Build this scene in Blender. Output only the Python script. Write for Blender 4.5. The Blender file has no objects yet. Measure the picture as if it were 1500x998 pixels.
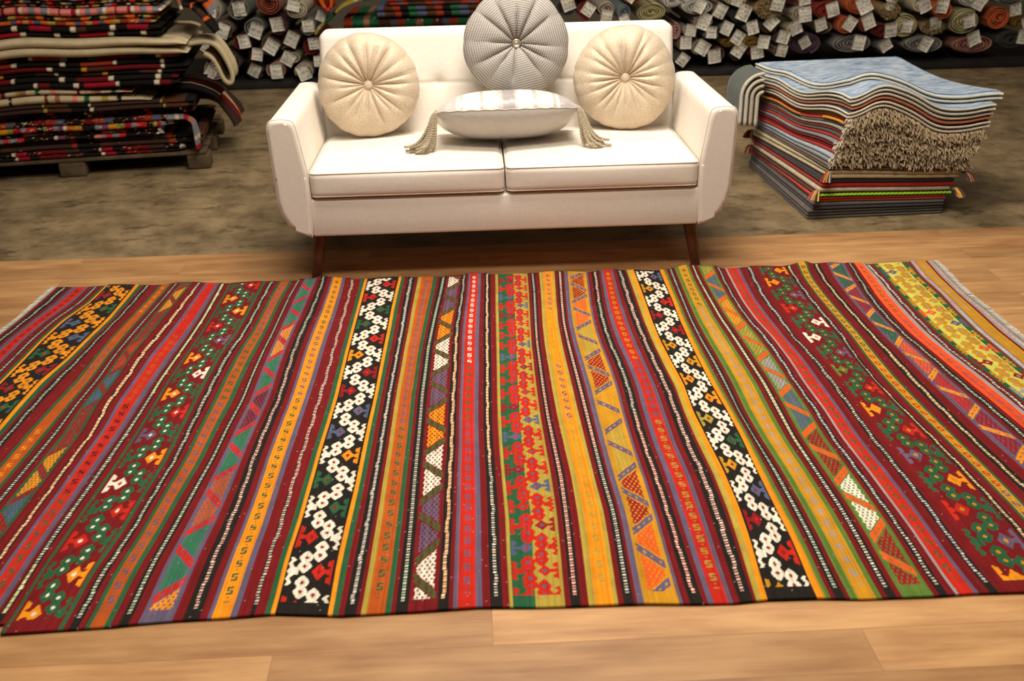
import bpy, bmesh, math, random
import numpy as np
from mathutils import Vector, Matrix, Euler

random.seed(7)
rng = np.random.default_rng(11)
S = bpy.context.scene
COL = S.collection
PI = math.pi


def lin(c):
    """sRGB 0..255 -> linear tuple"""
    out = []
    for v in c[:3]:
        v = v / 255.0
        out.append(v / 12.92 if v <= 0.04045 else ((v + 0.055) / 1.055) ** 2.4)
    return tuple(out)


def lin4(c):
    return lin(c) + (1.0,)


# ------------------------------------------------------------------ objects
def link(o, parent=None):
    COL.objects.link(o)
    if parent is not None:
        o.parent = parent
    return o


def tag(o, label=None, cat=None, group=None, kind=None):
    if label:
        o["label"] = label
    if cat:
        o["category"] = cat
    if group:
        o["group"] = group
    if kind:
        o["kind"] = kind
    return o


def empty(name, loc=(0, 0, 0), rot=(0, 0, 0)):
    o = bpy.data.objects.new(name, None)
    o.empty_display_size = 0.05
    o.location = loc
    o.rotation_euler = rot
    return link(o)


def mesh_np(name, V, F, mat, parent=None, smooth=True, col=None, uv=None):
    """V (n,3) array, F list/array of quads (m,4) or list of polys; col per-vertex linear rgb"""
    me = bpy.data.meshes.new(name)
    V = np.asarray(V, dtype=np.float32)
    if isinstance(F, np.ndarray):
        m, k = F.shape
        me.vertices.add(len(V))
        me.vertices.foreach_set("co", V.ravel())
        me.loops.add(m * k)
        me.loops.foreach_set("vertex_index", F.astype(np.int32).ravel())
        me.polygons.add(m)
        me.polygons.foreach_set("loop_start", np.arange(0, m * k, k, dtype=np.int32))
        me.update(calc_edges=True)
    else:
        me.from_pydata([tuple(map(float, v)) for v in V], [], [tuple(int(i) for i in f) for f in F])
        me.update()
    if smooth:
        me.polygons.foreach_set("use_smooth", np.ones(len(me.polygons), dtype=bool))
    if col is not None:
        a = me.color_attributes.new("Col", 'FLOAT_COLOR', 'POINT')
        c4 = np.ones((len(V), 4), dtype=np.float32)
        c4[:, :3] = col
        a.data.foreach_set("color", c4.ravel())
    if uv is not None:
        l = me.uv_layers.new(name="UVMap")
        idx = np.empty(len(me.loops), dtype=np.int32)
        me.loops.foreach_get("vertex_index", idx)
        l.data.foreach_set("uv", np.asarray(uv, dtype=np.float32)[idx].ravel())
    if mat is not None:
        me.materials.append(mat)
    o = bpy.data.objects.new(name, me)
    return link(o, parent)


def bm_obj(name, bm, mat, parent=None, smooth=True):
    me = bpy.data.meshes.new(name)
    bm.normal_update()
    bm.to_mesh(me)
    bm.free()
    if smooth:
        me.polygons.foreach_set("use_smooth", np.ones(len(me.polygons), dtype=bool))
    if mat is not None:
        me.materials.append(mat)
    return link(bpy.data.objects.new(name, me), parent)


def grid_faces(nu, nv, wrap_u=False, wrap_v=False, off=0):
    """index = off + i*nv + j"""
    iu = np.arange(nu if wrap_u else nu - 1)
    jv = np.arange(nv if wrap_v else nv - 1)
    I, J = np.meshgrid(iu, jv, indexing='ij')
    I2 = (I + 1) % nu
    J2 = (J + 1) % nv
    return (off + np.stack([I * nv + J, I2 * nv + J, I2 * nv + J2, I * nv + J2], -1).reshape(-1, 4)).astype(np.int32)


class Acc:
    """collects vertices / quads / colours into one mesh"""
    def __init__(self):
        self.V, self.F, self.C, self.n = [], [], [], 0

    def add(self, V, F, col=None):
        V = np.asarray(V, dtype=np.float32).reshape(-1, 3)
        self.V.append(V)
        self.F.append(np.asarray(F, dtype=np.int32) + self.n)
        if col is None:
            col = (1, 1, 1)
        c = np.asarray(col, dtype=np.float32)
        if c.ndim == 1:
            c = np.tile(c, (len(V), 1))
        self.C.append(c)
        self.n += len(V)

    def tube(self, P, r, k=6, col=None, caps=True):
        """tube along points P (n,3), radius scalar or (n,)"""
        P = np.asarray(P, dtype=float)
        n = len(P)
        r = np.broadcast_to(np.asarray(r, dtype=float), (n,))
        T = np.gradient(P, axis=0)
        T /= np.linalg.norm(T, axis=1)[:, None] + 1e-9
        a = np.array([0, 0, 1.0]) if abs(T[0, 2]) < 0.9 else np.array([1.0, 0, 0])
        N = np.cross(T[0], a)
        N /= np.linalg.norm(N)
        Vs = []
        for i in range(n):
            N = N - T[i] * N.dot(T[i])
            N /= np.linalg.norm(N) + 1e-9
            B = np.cross(T[i], N)
            th = np.arange(k) * 2 * PI / k
            Vs.append(P[i] + r[i] * (np.cos(th)[:, None] * N + np.sin(th)[:, None] * B))
        V = np.concatenate(Vs)
        F = grid_faces(n, k, wrap_v=True)
        if caps:
            V = np.concatenate([V, P[:1], P[-1:]])
            c0, c1 = n * k, n * k + 1
            j = np.arange(k)
            F0 = np.stack([np.full(k, c0), (j + 1) % k, j, j], -1)
            F1 = np.stack([np.full(k, c1), (n - 1) * k + j, (n - 1) * k + (j + 1) % k, (n - 1) * k + (j + 1) % k], -1)
            # quads with a doubled vertex are not allowed: use fans of real quads where k is even
            F0 = np.stack([np.full(k // 2, c0), (2 * np.arange(k // 2) + 2) % k, 2 * np.arange(k // 2) + 1, 2 * np.arange(k // 2)], -1)
            b = (n - 1) * k
            F1 = np.stack([np.full(k // 2, c1), b + 2 * np.arange(k // 2), b + 2 * np.arange(k // 2) + 1, b + (2 * np.arange(k // 2) + 2) % k], -1)
            F = np.concatenate([F, F0, F1])
        self.add(V, F, col)

    def build(self, name, mat, parent=None, smooth=True):
        return mesh_np(name, np.concatenate(self.V), np.concatenate(self.F), mat, parent, smooth, col=np.concatenate(self.C))


def rbox(bm, x0, x1, y0, y1, z0, z1, r=0.01, seg=3):
    ret = bmesh.ops.create_cube(bm, size=1.0)
    vs = ret['verts']
    for v in vs:
        v.co = Vector((x0 + (v.co.x + .5) * (x1 - x0), y0 + (v.co.y + .5) * (y1 - y0), z0 + (v.co.z + .5) * (z1 - z0)))
    if r > 0:
        es = list({e for v in vs for e in v.link_edges})
        bmesh.ops.bevel(bm, geom=es, offset=r, segments=seg, affect='EDGES', profile=0.5)


def soft_box(x0, x1, y0, y1, z0, z1, r, n=24, crown=0.0, bulge=0.0):
    """rounded cushion block as (V, F)"""
    c = np.array([(x0 + x1) / 2, (y0 + y1) / 2, (z0 + z1) / 2])
    h = np.array([(x1 - x0) / 2, (y1 - y0) / 2, (z1 - z0) / 2])
    V, F, off = [], [], 0
    g = np.linspace(-1, 1, n)
    # concentrate samples at the edges
    g = np.sign(g) * (1 - (1 - np.abs(g)) ** 1.35)
    for ax in range(3):
        for s in (-1, 1):
            A, B = np.meshgrid(g, g, indexing='ij')
            P = np.zeros((n * n, 3))
            P[:, ax] = s
            P[:, (ax + 1) % 3] = A.ravel()
            P[:, (ax + 2) % 3] = B.ravel()
            V.append(P)
            f = grid_faces(n, n, off=off)
            if s < 0:
                f = f[:, ::-1]
            F.append(f)
            off += n * n
    V = np.concatenate(V)
    F = np.concatenate(F)
    Q = V * h
    inner = np.clip(Q, -(h - r), h - r)
    d = Q - inner
    L = np.linalg.norm(d, axis=1, keepdims=True)
    m = (L[:, 0] > 1e-9)
    Q[m] = inner[m] + d[m] / L[m] * r
    u, v, w = V[:, 0], V[:, 1], V[:, 2]
    Q[:, 2] += crown * (1 - u ** 2) * (1 - np.abs(v) ** 2.5) * np.clip(w, 0, 1)
    Q[:, 1] += bulge * np.sign(v) * (np.abs(v) > .99) * (1 - u ** 2) * (1 - w ** 2)
    return Q + c, F


def weld(o, d=1e-4):
    bm = bmesh.new()
    bm.from_mesh(o.data)
    bmesh.ops.remove_doubles(bm, verts=bm.verts, dist=d)
    bm.to_mesh(o.data)
    bm.free()
    return o


def fix_normals(o):
    bm = bmesh.new()
    bm.from_mesh(o.data)
    bmesh.ops.recalc_face_normals(bm, faces=bm.faces)
    bm.to_mesh(o.data)
    bm.free()
    return o


# ------------------------------------------------------------------ materials
def new_mat(name):
    m = bpy.data.materials.new(name)
    m.use_nodes = True
    nt = m.node_tree
    b = nt.nodes.get('Principled BSDF')
    return m, nt, b


def N(nt, t, **kw):
    n = nt.nodes.new(t)
    for k, v in kw.items():
        if k in n.inputs:
            n.inputs[k].default_value = v
        else:
            setattr(n, k, v)
    return n


def L(nt, a, b):
    nt.links.new(a, b)


def mix(nt, fac, a, b, mode='MIX'):
    n = nt.nodes.new('ShaderNodeMix')
    n.data_type = 'RGBA'
    n.blend_type = mode
    for sock, v in ((n.inputs[0], fac), (n.inputs[6], a), (n.inputs[7], b)):
        if hasattr(v, 'is_output'):
            nt.links.new(v, sock)
        else:
            sock.default_value = v
    return n.outputs[2]


def ramp(nt, src, stops):
    r = nt.nodes.new('ShaderNodeValToRGB')
    e = r.color_ramp.elements
    while len(e) < len(stops):
        e.new(0.5)
    for i, (p, c) in enumerate(stops):
        e[i].position = p
        e[i].color = c if len(c) == 4 else tuple(c) + (1,)
    nt.links.new(src, r.inputs[0])
    return r.outputs[0]


def coords(nt, scale=(1, 1, 1), kind='Object', rot=(0, 0, 0)):
    t = nt.nodes.new('ShaderNodeTexCoord')
    m = nt.nodes.new('ShaderNodeMapping')
    m.inputs['Scale'].default_value = scale
    m.inputs['Rotation'].default_value = rot
    nt.links.new(t.outputs[kind], m.inputs[0])
    return m.outputs[0]


def noise(nt, vec, scale=5, detail=4, rough=0.55):
    n = N(nt, 'ShaderNodeTexNoise', Scale=scale, Detail=detail, Roughness=rough)
    nt.links.new(vec, n.inputs['Vector'])
    return n.outputs['Fac']


def bump(nt, b, h, strength=0.3, dist=0.002):
    n = N(nt, 'ShaderNodeBump', Strength=strength, Distance=dist)
    nt.links.new(h, n.inputs['Height'])
    nt.links.new(n.outputs[0], b.inputs['Normal'])
    return n


def wool_mat(name='woven_wool', rough=0.95, scale=420, var=0.28, bmp=0.5, sheen=0.0):
    """colour from the mesh's Col attribute, broken up like spun wool"""
    m, nt, b = new_mat(name)
    a = N(nt, 'ShaderNodeAttribute', attribute_name='Col')
    v = coords(nt)
    f = noise(nt, v, scale, 3)
    f2 = noise(nt, v, 22, 3)
    c = mix(nt, 1.0, a.outputs['Color'], ramp(nt, f, [(0.25, (1 - var,) * 3), (0.75, (1 + var * .6,) * 3)]), 'MULTIPLY')
    c = mix(nt, 1.0, c, ramp(nt, f2, [(0.3, (.86,) * 3), (0.7, (1.06,) * 3)]), 'MULTIPLY')
    L(nt, c, b.inputs['Base Color'])
    b.inputs['Roughness'].default_value = rough
    b.inputs['Sheen Weight'].default_value = sheen
    b.inputs['Specular IOR Level'].default_value = 0.12
    bump(nt, b, f, bmp, 0.0015)
    return m


def plain_mat(name, c, rough=0.7, metal=0.0, var=0.12, scale=40, bmp=0.1, spec=0.4):
    m, nt, b = new_mat(name)
    v = coords(nt)
    f = noise(nt, v, scale, 4)
    k = lin(c)
    col = ramp(nt, f, [(0.3, tuple(x * (1 - var) for x in k)), (0.7, tuple(min(1, x * (1 + var)) for x in k))])
    L(nt, col, b.inputs['Base Color'])
    b.inputs['Roughness'].default_value = rough
    b.inputs['Metallic'].default_value = metal
    b.inputs['Specular IOR Level'].default_value = spec
    if bmp:
        bump(nt, b, f, bmp, 0.001)
    return m


def linen_mat(name, c, slub=0.10):
    m, nt, b = new_mat(name)
    k = lin(c)
    h = noise(nt, coords(nt, (9, 9, 260)), 3.0, 4)
    w = noise(nt, coords(nt, (260, 260, 9)), 3.0, 4)
    fine = noise(nt, coords(nt), 900, 2)
    s = N(nt, 'ShaderNodeMath', operation='ADD')
    L(nt, h, s.inputs[0])
    L(nt, w, s.inputs[1])
    sub_ = N(nt, 'ShaderNodeMath', operation='MULTIPLY')
    L(nt, s.outputs[0], sub_.inputs[0])
    sub_.inputs[1].default_value = .92
    col = ramp(nt, sub_.outputs[0], [(0.80, tuple(x * (1 - slub) for x in k)), (0.98, tuple(x * .97 for x in k)), (1.0, k)])
    L(nt, col, b.inputs['Base Color'])
    b.inputs['Roughness'].default_value = 0.9
    b.inputs['Specular IOR Level'].default_value = 0.2
    s2 = N(nt, 'ShaderNodeMath', operation='ADD')
    L(nt, s.outputs[0], s2.inputs[0])
    L(nt, fine, s2.inputs[1])
    bump(nt, b, s2.outputs[0], 0.22, 0.001)
    return m


def wood_floor_mat():
    m, nt, b = new_mat('oak_laminate')
    v = coords(nt)
    br = N(nt, 'ShaderNodeTexBrick', offset=0.37, offset_frequency=2)
    br.inputs['Scale'].default_value = 1.0
    br.inputs['Brick Width'].default_value = 1.22
    br.inputs['Row Height'].default_value = 0.125
    br.inputs['Mortar Size'].default_value = 0.0005
    br.inputs['Mortar Smooth'].default_value = 0.3
    br.inputs['Bias'].default_value = 0.0
    br.inputs['Color1'].default_value = (0, 0, 0, 1)
    br.inputs['Color2'].default_value = (1, 1, 1, 1)
    L(nt, v, br.inputs['Vector'])
    # per-plank offset so that the grain breaks at the joints
    vm = N(nt, 'ShaderNodeVectorMath', operation='MULTIPLY_ADD')
    L(nt, br.outputs['Color'], vm.inputs[0])
    vm.inputs[1].default_value = (3.1, 7.7, 0)
    L(nt, v, vm.inputs[2])
    mp = N(nt, 'ShaderNodeMapping')
    mp.inputs['Scale'].default_value = (1.6, 20, 1)
    L(nt, vm.outputs[0], mp.inputs[0])
    g1 = noise(nt, mp.outputs[0], 2.2, 8, 0.62)
    mp2 = N(nt, 'ShaderNodeMapping')
    mp2.inputs['Scale'].default_value = (2.5, 9, 1)
    L(nt, vm.outputs[0], mp2.inputs[0])
    g2 = noise(nt, mp2.outputs[0], 1.4, 5, 0.5)
    c = ramp(nt, g1, [(0.25, lin4((140, 94, 56))), (0.5, lin4((184, 136, 88))), (0.75, lin4((210, 166, 114)))])
    c = mix(nt, 0.55, c, ramp(nt, g2, [(0.3, lin4((146, 98, 60))), (0.65, lin4((206, 160, 108)))]))
    c = mix(nt, 1.0, c, ramp(nt, br.outputs['Color'], [(0, (.74, .72, .70)), (1, (1.12, 1.12, 1.12))]), 'MULTIPLY')
    c = mix(nt, br.outputs['Fac'], c, lin4((120, 80, 46)))
    L(nt, c, b.inputs['Base Color'])
    b.inputs['Roughness'].default_value = 0.42
    b.inputs['Specular IOR Level'].default_value = 0.35
    bump(nt, b, g1, 0.08, 0.001)
    return m


def concrete_mat():
    m, nt, b = new_mat('worn_concrete')
    v = coords(nt)
    n1 = noise(nt, v, 1.4, 8, 0.66)
    n2 = noise(nt, v, 5.5, 8, 0.68)
    n3 = noise(nt, coords(nt, (1, 1.9, 1)), 4.2, 9, 0.72)
    c = ramp(nt, n1, [(0.32, lin4((82, 68, 48))), (0.5, lin4((120, 101, 72))), (0.68, lin4((156, 131, 95)))])
    c = mix(nt, 0.6, c, ramp(nt, n2, [(0.36, lin4((88, 74, 54))), (0.62, lin4((156, 134, 100)))]))
    st = ramp(nt, n3, [(0.36, (.34, .33, .33)), (0.45, (1, 1, 1))])
    c = mix(nt, 0.85, c, st, 'MULTIPLY')
    L(nt, c, b.inputs['Base Color'])
    r = ramp(nt, n2, [(0.3, (.42,) * 3), (0.7, (.66,) * 3)])
    L(nt, r, b.inputs['Roughness'])
    b.inputs['Specular IOR Level'].default_value = 0.3
    bump(nt, b, n3, 0.1, 0.002)
    return m


WOOL = wool_mat()
LINEN = linen_mat('cream_linen', (238, 229, 216), .10)
WALNUT = plain_mat('dark_walnut_stain', (84, 44, 22), 0.35, var=0.3, scale=18, bmp=0.05)

# ------------------------------------------------------------------ camera
H, F_PX = 1.442, 1476.571
R_ = Vector((0.99886765, -0.04267617, -0.02102769))
U_ = Vector((0.03697692, 0.41829419, 0.90755864))
FW = Vector((0.02993537, 0.9073085, -0.41939857))
cam = bpy.data.cameras.new('camera')
cam.sensor_width = 36
cam.sensor_fit = 'HORIZONTAL'
cam.lens = F_PX * 36 / 1500
cam.clip_start = 0.05
cam.clip_end = 60
cam.dof.use_dof = True
cam.dof.focus_distance = 3.25
cam.dof.aperture_fstop = 3.6
co = link(bpy.data.objects.new('camera', cam))
M = Matrix((R_, U_, -FW)).transposed().to_4x4()
M.translation = Vector((0, 0, H))
co.matrix_world = M
S.camera = co


def area(name, loc, aim, sx, sy, power, col):
    l = bpy.data.lights.new(name, 'AREA')
    l.shape = 'RECTANGLE'
    l.size, l.size_y = sx, sy
    l.energy = power
    l.color = col
    o = link(bpy.data.objects.new(name, l))
    o.location = loc
    d = Vector(aim) - Vector(loc)
    o.rotation_euler = d.to_track_quat('-Z', 'Y').to_euler()
    return o


WARM = (1.0, 0.915, 0.80)
area('ceiling_lamp', (0.15, 3.25, 3.3), (0.15, 3.2, 0), 1.9, 0.7, 84, WARM)
area('ceiling_lamp.001', (0.0, 1.75, 3.3), (0.0, 1.7, 0), 2.4, 0.7, 80, WARM)
area('ceiling_lamp.002', (0.35, 3.7, 3.4), (1.5, 4.6, 0.3), 1.0, 0.5, 34, WARM)
area('ceiling_lamp.003', (0.6, 6.0, 3.6), (0.6, 7.4, 0.3), 4.5, 0.5, 80, (1.0, 0.9, 0.76))

w = bpy.data.worlds.new('World')
S.world = w
w.use_nodes = True
bg = w.node_tree.nodes['Background']
bg.inputs[0].default_value = (1.0, 0.86, 0.70, 1)
bg.inputs[1].default_value = 0.055

vs = S.view_settings
vs.view_transform = 'Standard'
vs.look = 'None'
vs.exposure = 0.06
vs.gamma = 1.0
vs.use_curve_mapping = False


# ------------------------------------------------------------------ setting
def slab(name, x0, x1, y0, y1, z0, z1, mat):
    bm = bmesh.new()
    rbox(bm, x0, x1, y0, y1, z0, z1, 0)
    o = bm_obj(name, bm, mat, smooth=False)
    tag(o, kind='structure')
    return o


CONC = concrete_mat()
o = slab('floor', -9, 9, -2.5, 11.0, -0.12, -0.006, CONC)
o = slab('floor.001', -9, 9, -2.5, 4.108, -0.006, 0.0, wood_floor_mat())
PLASTER = plain_mat('dim_plaster', (120, 108, 92), 0.9)
slab('wall_back', -9, 9, 11.0, 11.2, -0.12, 4.0, PLASTER)
# ------------------------------------------------------------------ kilim
KX= [[-1747,-1737,-1731,-1725,-1715,-1709,-1710,-1703,-1697,-1694,-1672,-1663,-1652],[-1569,-1559,-1553,-1547,-1537,-1531,-1532,-1525,-1519,-1516,-1502,-1465,-1452],[-1440,-1430,-1424,-1418,-1408,-1402,-1402,-1396,-1368,-1355,-1339,-1337,-1334],[-1328,-1318,-1311,-1305,-1296,-1291,-1281,-1270,-1270,-1267,-1254,-1240,-1231],[-1165,-1155,-1148,-1142,-1137,-1128,-1141,-1133,-1136,-1122,-1113,-1106,-1097],[-1062,-1052,-1047,-1037,-1030,-1024,-1022,-1022,-1014,-1007,-1002,-1003,-1004],[-894,-890,-870,-861,-849,-850,-850,-849,-846,-829,-824,-822,-817],[-793,-786,-771,-760,-748,-745,-736,-737,-734,-727,-725,-722,-710],[-646,-643,-635,-631,-634,-629,-621,-625,-628,-625,-616,-612,-608],[-520,-516,-509,-509,-506,-503,-502,-499,-501,-501,-499,-500,-502],[-469,-467,-459,-456,-454,-449,-445,-446,-446,-445,-444,-443,-442],[-350,-350,-345,-339,-337,-334,-329,-328,-326,-323,-322,-318,-313],[-307,-301,-297,-295,-292,-291,-289,-285,-282,-278,-277,-274,-269],[-192,-188,-186,-186,-185,-184,-184,-180,-177,-168,-158,-146,-137],[-104,-101,-97,-96,-92,-92,-90,-87,-86,-82,-72,-63,-58],[18,17,18,17,14,14,17,21,23,26,29,33,36],[92,96,102,96,97,99,102,106,112,117,120,125,130],[186,191,195,197,192,187,186,187,188,194,202,209,213],[296,301,306,300,298,296,294,291,288,288,296,306,316],[441,438,438,437,432,433,439,436,426,425,431,443,454],[544,548,553,556,549,551,552,545,540,537,538,542,547],[589,601,610,611,605,599,605,597,590,590,595,598,600],[704,707,705,705,707,704,697,695,695,697,704,708,712],[755,756,756,753,743,737,741,740,735,735,741,748,755],[869,869,869,861,853,857,860,854,849,841,841,842,845],[982,978,974,969,961,965,959,962,957,937,933,939,946],[1089,1075,1076,1071,1063,1063,1063,1058,1042,1043,1038,1049,1064],[1264,1250,1244,1235,1221,1204,1193,1194,1206,1204,1204,1209,1219],[1377,1363,1357,1343,1330,1321,1314,1311,1304,1302,1303,1309,1329],[1507,1493,1488,1473,1457,1444,1429,1420,1404,1402,1411,1434,1453],[1608,1594,1588,1574,1558,1548,1534,1513,1507,1511,1518,1529,1530],[1754,1740,1734,1720,1704,1694,1676,1672,1665,1672,1684,1685,1706],[1869,1855,1849,1835,1819,1809,1791,1787,1781,1785,1773,1786,1800]]
UB= [-1747,-1733,-1705,-1693,-1677,-1646,-1635,-1618,-1602,-1588,-1578,-1569,-1453,-1438,-1423,-1414,-1388,-1349,-1341,-1303,-1293,-1280,-1261,-1248,-1196,-1170,-1154,-1136,-1128,-1093,-1078,-1070,-1054,-1045,-1038,-1031,-921,-911,-901,-880,-866,-856,-827,-815,-798,-774,-756,-685,-663,-628,-612,-602,-563,-547,-521,-511,-489,-476,-468,-352,-343,-329,-319,-291,-281,-268,-231,-218,-207,-182,-117,-93,-83,-74,-34,-20,-2,25,39,42,159,170,194,209,224,264,274,287,307,315,330,405,414,428,458,467,480,511,520,535,564,573,583,597,705,720,734,744,765,775,792,831,844,855,874,887,956,968,988,1005,1011,1046,1056,1080,1101,1124,1255,1277,1298,1305,1331,1337,1364,1393,1424,1497,1511,1535,1548,1588,1602,1608,1620,1631,1749,1756,1777,1780,1829,1838,1869]
NEAR= [(-1.042,1.721),(-0.809,1.729),(-0.76,1.734),(-0.682,1.739),(-0.573,1.741),(-0.468,1.747),(-0.323,1.731),(-0.148,1.734),(-0.03,1.739),(0.092,1.731),(0.162,1.729),(0.332,1.726),(0.442,1.718),(0.523,1.715),(0.597,1.721),(0.71,1.718),(0.797,1.71),(0.956,1.708),(1.046,1.711),(1.156,1.708)]
FARZ= [(-1.652,0.0009),(-1.451,0.0029),(-1.243,0.0),(-1.071,0.0),(-0.975,0.0021),(-0.817,0.0),(-0.643,0.0002),(-0.614,0.0102),(-0.443,0.0),(-0.27,0.0),(-0.187,0.0055),(-0.141,0.0),(0.061,0.0),(0.128,0.0014),(0.264,0.0028),(0.425,0.0007),(0.508,0.0065),(0.559,0.0),(0.764,0.0014),(0.81,0.0113),(0.867,0.0067),(0.919,0.0108),(0.967,0.0008),(1.075,0.0002),(1.21,0.0),(1.284,0.0195),(1.321,0.0011),(1.395,0.0074),(1.535,0.0),(1.62,0.0004),(1.72,0.0),(1.8,0.0)]

KX = np.array(KX) / 1000.0
UB = np.array(UB) / 1000.0
NEAR = np.array(NEAR)
FARZ = np.array(FARZ)
P_ = {
    'd': (116, 21, 23), 'k': (34, 28, 24), 'r': (194, 38, 22), 'p': (100, 88, 110), 'g': (40, 92, 58),
    'o': (234, 142, 22), 'b': (180, 82, 24), 'h': (174, 150, 60), 'm': (200, 140, 30), 'l': (92, 120, 48),
    'y': (206, 200, 88), 'w': (236, 226, 204), 'e': (160, 150, 148), 'R': (236, 88, 34), 'q': (148, 24, 30),
    'B': (84, 92, 120), 'G': (36, 120, 74), 'n': (72, 84, 46),
}
PL = {k: np.array(lin(v)) for k, v in P_.items()}
# one code per stripe, left to right; Dxy = black stripe with a line of x/y ticks,
# S<ground><colours> = row of S hooks, T = triangles, Z = zigzag field
STR = ('d DkwkD d p SrkkgB p d Dkwk d g o Z1 o g d Dkwk d g Sbobpboeg g d Dkwk d T1 d Dkwo d p Srrbkg p d Dkwy d d g '
       'Z2 g d Dkwg d g Sbpgpp g d Dkwg d T2 d Dkwq d p Sogpgg p d Dkwq d g o Z3 o g d Dkwe d h Sbpppgg g d DkwG T3 '
       'Dkwo d p Srwwgpp p d Dkwo d h Z4 d Dkwr d h Sopmphh h d Dkwr d p T4 p d Dkwr d p Srmmphh p d Dkwq d h o Z5 o l '
       'd Dkwg d l Smgeeee l d Dkwh d T5 d DkwB d e Srgggn p d DkwB d Z6 Dkwm d g Smngrrp g d Dkwm d T6 d Dkwg d SRgppg e d '
       'Dkwe d Z7 d Dew r Smehhp d Dew').split()
STR[1] = 'Dkwk'
STR = [s if s != 'r' else 'd' for s in STR]
assert len(STR) == len(UB) - 1, (len(STR), len(UB) - 1)

RUG_NU, RUG_NV = 1480, 700
U = np.linspace(UB[0], UB[-1], RUG_NU)
T = np.linspace(0, 1, RUG_NV)
YV = 1.73 + T * 1.97            # metres along the stripes
IMG = np.zeros((RUG_NU, RUG_NV, 3))


def tri(x):
    """triangle wave 0..1..0, period 1"""
    x = x % 1.0
    return 1 - np.abs(2 * x - 1)


def sel(codes, k):
    """array of palette rows by integer index"""
    tab = np.array([PL[c] for c in codes])
    return tab[np.asarray(k) % len(codes)]


def zigzag(s, y, w, ground, band, dot, fishL, fishR, y0, P=0.25, dia=(0.138, 0.037), edge='comb'):
    """s 0..1 across (2d), y metres (2d). Chain of hooked diamonds stepping from edge to edge"""
    out = ground.copy()
    q = (y - y0) / P                       # left comb at integer q
    k = np.floor(q + 0.5).astype(int)      # index of nearest left comb
    kr = np.floor(q).astype(int)           # index of right comb (q=k+.5)
    a, bq = dia

    def diamond(cs, cq, sc=1.0):
        dq = (q - cq + 0.5) % 1.0 - 0.5
        return (np.abs(s - cs) / (a * sc)) ** 1.25 + (np.abs(dq) * P / (bq * .62 * sc)) ** 1.25

    def setc(mask, c):
        out[mask] = c[mask] if getattr(c, 'ndim', 1) == 3 else c

    def fish(side, codes, idx, cq):
        c = sel(codes, idx)
        dq = (q - cq + 0.5) % 1.0 - 0.5
        e = s if side < 0 else 1 - s
        body = (np.abs(e - .33) / .15 + np.abs(dq) / .12) < 1
        tail = (e > .06) & (e < .06 + .17 * tri(dq * 9 + .5) + .03) & (np.abs(dq) < .17 - .10 * (e > .16))
        neck = (e > .1) & (e < .3) & (np.abs(dq) < .03)
        setc(body | tail | neck, c)
        eye = (np.abs(e - .33) / .05 + np.abs(dq) / .04) < 1
        cc = sel([dot if x != dot else 'r' for x in codes], idx)
        setc(eye, cc)

    fish(-1, fishL, kr, 0.5)
    fish(1, fishR, k, 0.0)
    bc, dc = PL[band], PL[dot]
    # combs along both edges
    for side, cq in ((-1, 0.0), (1, 0.5)):
        dq = (q - cq + 0.5) % 1.0 - 0.5
        e = s if side < 0 else 1 - s
        if edge == 'comb':
            m = (np.abs(dq) < .19) & (e > .03 + .05 * tri(dq * 10)) & (e < .10 + .07 * tri(dq * 10))
            m |= (np.abs(dq) < .05) & (e > .1) & (e < .26)
        else:
            m = (np.abs(dq) < .2) & (e < .10 + .09 * tri(dq * 8))
        setc(m, bc)
    for cs, cq in ((.36, .07), (.36, .19), (.62, .23), (.62, .35), (.64, .57), (.64, .69), (.38, .73), (.38, .85)):
        D = diamond(cs, cq, 1.05)
        setc(D < 1, bc)
        setc(D < .22, dc)
        setc((D > .30) & (D < .37), bc * .72)
    return out


def triangles(s, y, ground, pairs, bar, y0, P=0.118, bar2=None):
    """latticed triangles between slanting bars"""
    out = ground.copy()
    q = (y - y0) / P
    k = np.floor(q).astype(int)
    f = q - k
    up = (k % 2 == 0)
    # slanting bar runs corner to corner, alternating
    se = np.where(up, s, 1 - s)
    d = f - (0.16 + 0.68 * se)
    inb = (s > .14) & (s < .86)
    c1 = sel(pairs, (k + 1) // 2)
    c2 = sel(pairs, (k + 2) // 2)
    m1 = (d > .17) & inb
    m0 = (d < -.17) & inb
    # serrated outer edges
    ser = .06 * tri(y / .012)
    edge = (s > .15 + ser) & (s < .86 - ser)
    hole = ((np.abs(((s * 5.5 + q * 5) % 1) - .5) < .25) & (np.abs(((s * 5.5 - q * 5) % 1) - .5) < .25))
    cb = sel(bar if bar2 is None else bar + bar2, k)
    for m, c in ((m0, c1), (m1, c2)):
        mm = m & edge
        out[mm] = c[mm]
        hh = mm & hole
        out[hh] = ground[hh] * .9
    mb = (np.abs(d) < .12) & (s > .1) & (s < .9)
    out[mb] = cb[mb]
    dots = mb & (np.abs(d) < .03) & (tri(s * 4.5) > .6)
    out[dots] = ground[dots]
    return out


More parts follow.
